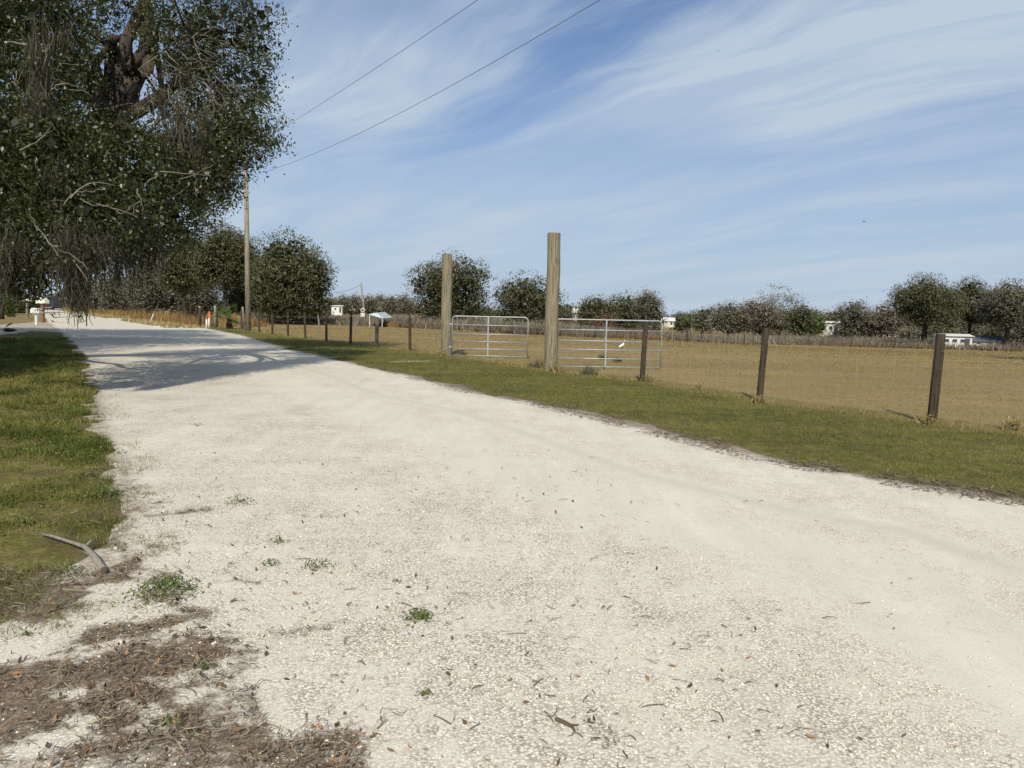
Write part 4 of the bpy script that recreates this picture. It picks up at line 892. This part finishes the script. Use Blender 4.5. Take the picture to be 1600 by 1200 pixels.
# stick with fork
p = at(140, 868); st = empty('fallen_branch', (p[0], p[1], .02), 0, 'bleached grey forked branch lying at the edge of the grass bank', 'branch'); q = lambda a, b, h: at(a, b)-np.array([p[0], p[1], 0])+[0, 0, h]
mb = MB(); mb.tube([q(62, 842, .02), q(85, 850, .03), q(115, 860, .03), q(133, 866, .03), q(148, 880, .025), q(162, 900, .018)], [.006, .010, .011, .015, .019, .021], 9, .08); mb.build('limb', M['stick'], st, True)
MB().tube([q(162, 900, .018), q(163, 902, .018)], .0195, 9, .05).build('broken_end', M['darktwig'], st)
MB().tube([q(133, 866, .03), q(142, 861, .045), q(150, 858, .05)], [.010, .007, .004], 6, .08).build('side_twig', M['stick'], st, True)
# scattered single leaves and twigs
fixed = [(104, 1060), (700, 1063), (582, 1163), (500, 1148), (640, 850 + 330), (365, 947), (357, 986), (605, 957), (835, 1075), (920, 1137), (1078, 1083), (1266, 1163), (448, 918), (490, 1170), (360, 1068), (28, 1063), (150, 1020), (610, 1185), (1050, 1050), (1170, 975)]
for i, (a, b) in enumerate(fixed+[(random.uniform(250, 1500), random.uniform(860, 1195)) for _ in range(46)]):
    p = at(a, b); n = 7; Lf = random.uniform(.025, .045) if i < 20 else random.uniform(.012, .028); w = Lf*.42; V = []; cu = random.uniform(.1, .45)
    for j in range(n):
        t = j/(n-1); ww = w*.5*math.sin(math.pi*(.05+.9*t))**.8; z = cu*Lf*(t-.5)**2*2
        V += [((t-.5)*Lf, -ww, z+ww*.5), ((t-.5)*Lf, 0, z), ((t-.5)*Lf, ww, z+ww*.5)]
    F = [(3*j+k, 3*j+k+1, 3*j+k+4, 3*j+k+3) for j in range(n-1) for k in (0, 1)]
    o = mk('fallen_leaf', np.array(V), F, M['litter'], tint=np.full(len(V), random.choice([.3, .5, .6, .8, .98]))); o.location = (p[0], p[1], .03); o.rotation_euler = (random.uniform(-.25, .25), random.uniform(-.25, .25), random.uniform(0, 6.3))
    tag(o, 'single curled brown oak leaf lying on the pale gravel', 'leaf', 'single brown leaves on the gravel')
for i in range(85):
    if i < 9: a, b = [(882, 1145), (915, 1100), (690, 1135), (500, 812), (1240, 1150), (860, 955), (1170, 1075), (980, 940), (745, 1085)][i]
    else: a, b = random.uniform(200, 1350), 700+490*random.random()**.7
    p = at(a, b); L = random.uniform(.03, .10) if i else .11; r = random.uniform(.0012, .0028) if i else .008; mb = MB(); bz = random.uniform(-.25, .25)*L; hh = random.uniform(.003, .012)
    mb.tube([(-L/2, 0, r), (-L*.15, bz*.6, hh), (L*.2, bz, hh), (L/2, bz*.3, r)], [r, r, r*.8, r*.5], 5)
    if i % 3 == 0: mb.tube([(L*.1, bz*.9, hh), (L*.3, bz+L*.25, hh*1.3)], [r*.7, r*.4], 4)
    o = mb.build('twig', M['darktwig']); o.location = (p[0], p[1], .024); o.rotation_euler = (0, 0, random.uniform(0, 6.3))
    tag(o, 'short dry twig lying on the pale gravel', 'twig', 'dry twigs scattered on the gravel')
# weeds at fence
for a, b, w_, lab in [(1186, 630, 20, 'dry tuft at the foot of the second fence post'), (1453, 664, 26, 'dry tuft at the foot of the nearest fence post'), (868, 581, 24, 'dry weeds at the right foot of the nearer tall post'), (690, 557, 18, 'dry weeds at the foot of the far tall post'), (838, 575, 26, 'leafy dark bush at the left foot of the nearer tall post'), (920, 586, 30, 'low weeds in the grass before the right gate'), (1012, 597, 22, 'dry tuft at the foot of the dark post by the gate'), (965, 566, 14, 'tall thin weed standing behind the right gate rails'), (942, 562, 16, 'dark upright weed behind the middle of the right gate'), (1580, 672, 30, 'dry tuft on the fence line at the right edge'), (722, 556, 14, 'small weed under the left gate'), (1090, 610, 16, 'small dry weed left of the second post')]:
    p = at(a, b); k = p[1]/1200; w = w_*k; n = 150; C = np.column_stack([rng.normal(size=n)*w*.22, rng.normal(size=n)*w*.2, np.zeros(n)]); hh = rng.uniform(.3, 1.0, n)*w*.75
    o = empty('weed_clump', p, 0, lab, 'weeds', 'weed clumps by the fence'); V, F, T = blades(C, hh, .02, .7); mk('stalks', V, F, M['drygrass' if 'dry' in lab else 'far'], o, tint=T)
    C[:, 2] = hh*rng.random(n); A = leaf_quads(C, .05, .4, .5); mk('leaves', A[0], A[1], M['drygrass' if 'dry' in lab else 'farg'], o, tint=A[2])

# ------------------------------------------------------------------ birds
def bird(P, span, label, rz, mat='dark'):
    mb = MB(); s = span/2
    V = [(0, .12*s, 0), (0, -.22*s, 0), (.45*s, .2*s, .14*s), (.45*s, -.12*s, .12*s), (s, 0, .06*s), (-.45*s, .2*s, .14*s), (-.45*s, -.12*s, .12*s), (-s, 0, .06*s)]
    mb.add(V, [(0, 1, 3, 2), (2, 3, 4), (1, 0, 5, 6), (6, 5, 7)]); o = empty('bird', P, rz, label, 'bird', 'dark birds soaring in the sky'); mb.build('wings', M[mat], o)
    MB().tube([(0, .38*s, 0), (0, .28*s, .01*s), (0, 0, 0), (0, -.3*s, 0), (0, -.5*s, 0)], [.02*s, .06*s, .1*s, .07*s, .03*s], 7).build('body', M[mat], o, True)
bird(atd(1350, 346, 150), 1.7, 'dark bird gliding low over the right hand trees', .2)
bird(atd(1122, 80, 220), 1.4, 'tiny dark bird high in the upper sky', -.3)
# egret in the pasture
p = at(971, 549); eg = empty('egret', p, R(20), 'small white egret standing in the pasture behind the right gate', 'bird'); s = .85
mb = MB(); mb.tube([(-.16*s, 0, .22*s), (-.08*s, 0, .28*s), (.04*s, 0, .34*s), (.12*s, 0, .40*s), (.13*s, 0, .50*s), (.17*s, 0, .58*s), (.20*s, 0, .60*s)], [.015*s, .055*s, .07*s, .045*s, .02*s, .022*s, .012*s], 9); mb.build('body', M['feather'], eg, True)
MB().tube([(.20*s, 0, .60*s), (.28*s, 0, .585*s)], [.008*s, .002], 5).build('beak', M['orange'], eg)
for sy in (-.02, .02): MB().tube([(.02, sy*s, .3*s), (.03, sy*s, .15*s), (.01, sy*s, 0)], .008, 5).build('leg', M['black'], eg)

# ------------------------------------------------------------------ light and sky
EL = R(39); S = Vector((-.06*math.cos(EL), -math.cos(EL), math.sin(EL)))
sun = bpy.data.objects.new('sun', bpy.data.lights.new('sun', 'SUN')); col.objects.link(sun)
sun.data.energy = 4.9; sun.data.angle = R(.53); sun.data.color = (1, .92, .79); sun.rotation_euler = S.to_track_quat('Z', 'Y').to_euler(); sun.location = (0, -20, 40)
w = bpy.data.worlds.new('World'); scn.world = w; w.use_nodes = True; nt = w.node_tree; N = nt.nodes; N.clear(); LK = nt.links.new
def nd(t, **k):
    n = N.new(t)
    for a, b in k.items(): setattr(n, a, b)
    return n
def mth(op, a, b=0.0, clamp=False):
    n = nd('ShaderNodeMath', operation=op, use_clamp=clamp)
    for i, v in enumerate((a, b)):
        if isinstance(v, (int, float)): n.inputs[i].default_value = v
        else: LK(v, n.inputs[i])
    return n.outputs[0]
sky = nd('ShaderNodeTexSky', sky_type='NISHITA', sun_disc=False, sun_elevation=EL, sun_rotation=R(183.5), altitude=0, air_density=1.0, dust_density=1.0, ozone_density=2.0)
tcw = nd('ShaderNodeTexCoord'); sep = nd('ShaderNodeSeparateXYZ'); LK(tcw.outputs['Generated'], sep.inputs[0])
zc = mth('ADD', mth('MAXIMUM', sep.outputs[2], 0.0), .12)
cmb = nd('ShaderNodeCombineXYZ'); LK(mth('DIVIDE', sep.outputs[0], zc), cmb.inputs[0]); LK(mth('DIVIDE', sep.outputs[1], zc), cmb.inputs[1])
wn = nd('ShaderNodeTexNoise'); LK(cmb.outputs[0], wn.inputs['Vector']); wn.inputs['Scale'].default_value = .9; wn.inputs['Detail'].default_value = 3
wv = nd('ShaderNodeVectorMath', operation='MULTIPLY_ADD'); LK(wn.outputs['Color'], wv.inputs[0]); wv.inputs[1].default_value = (.55, .55, 0); LK(cmb.outputs[0], wv.inputs[2])
def cl(scale, rot, det, lo_, hi_, off=(0, 0, 0), rough=.6, warp=True):
    r_ = nd('ShaderNodeMapping'); LK(wv.outputs[0] if warp else cmb.outputs[0], r_.inputs[0]); r_.inputs['Rotation'].default_value = (0, 0, rot)
    m = nd('ShaderNodeMapping'); LK(r_.outputs[0], m.inputs[0]); m.inputs['Scale'].default_value = scale; m.inputs['Location'].default_value = off
    n = nd('ShaderNodeTexNoise'); LK(m.outputs[0], n.inputs['Vector']); n.inputs['Scale'].default_value = 1.0; n.inputs['Detail'].default_value = det; n.inputs['Roughness'].default_value = rough
    q = nd('ShaderNodeMapRange'); q.interpolation_type = 'SMOOTHSTEP'; LK(n.outputs['Fac'], q.inputs[0]); q.inputs[1].default_value = lo_; q.inputs[2].default_value = hi_; return q.outputs[0]
c1 = cl((1.0, .17, 1), R(-30), 6, .34, .60, (3.1, 1.2, 0), .56)          # long veils
c2 = cl((2.6, .5, 1), R(-44), 6, .40, .66, (.4, 7.7, 0), .60)           # finer streaks
c3 = cl((.75, .5, 1), R(-30), 3, .34, .60, (5.6, 2, 0), .5, False)        # where the cover is thick
cm = mth('MULTIPLY', mth('ADD', mth('ADD', mth('MULTIPLY', c1, .56), mth('MULTIPLY', c2, .46)), .06), mth('ADD', mth('MULTIPLY', c3, .62), .56), True)
rgt = nd('ShaderNodeMapRange'); LK(sep.outputs[0], rgt.inputs[0]); rgt.inputs[1].default_value = -.1; rgt.inputs[2].default_value = .6; rgt.inputs[3].default_value = .0; rgt.inputs[4].default_value = .10
cm = mth('ADD', cm, rgt.outputs[0], True)
hz = nd('ShaderNodeMapRange'); hz.interpolation_type = 'SMOOTHSTEP'; LK(sep.outputs[2], hz.inputs[0]); hz.inputs[1].default_value = -.05; hz.inputs[2].default_value = .44; hz.inputs[3].default_value = .80; hz.inputs[4].default_value = 0.0
inv = mth('MULTIPLY', mth('SUBTRACT', 1.0, cm), mth('SUBTRACT', 1.0, hz.outputs[0]))
fac = mth('SUBTRACT', 1.0, inv, True)
mx = nd('ShaderNodeMix', data_type='RGBA', blend_type='MIX'); LK(fac, mx.inputs[0])
tint = nd('ShaderNodeMix', data_type='RGBA', blend_type='MULTIPLY'); tint.inputs[0].default_value = 1; LK(sky.outputs[0], tint.inputs[6]); tint.inputs[7].default_value = (.40, .68, 1.02, 1)
LK(tint.outputs[2], mx.inputs[6]); mx.inputs[7].default_value = (5.3, 6.35, 7.6, 1)
bg = nd('ShaderNodeBackground'); LK(mx.outputs[2], bg.inputs[0]); bg.inputs[1].default_value = .095
wo = nd('ShaderNodeOutputWorld'); LK(bg.outputs[0], wo.inputs[0])

scn.render.engine = 'CYCLES'; scn.render.resolution_x = 1024; scn.render.resolution_y = 768
scn.view_settings.view_transform = 'Standard'; scn.view_settings.look = 'None'; scn.view_settings.exposure = 0; scn.view_settings.gamma = 1
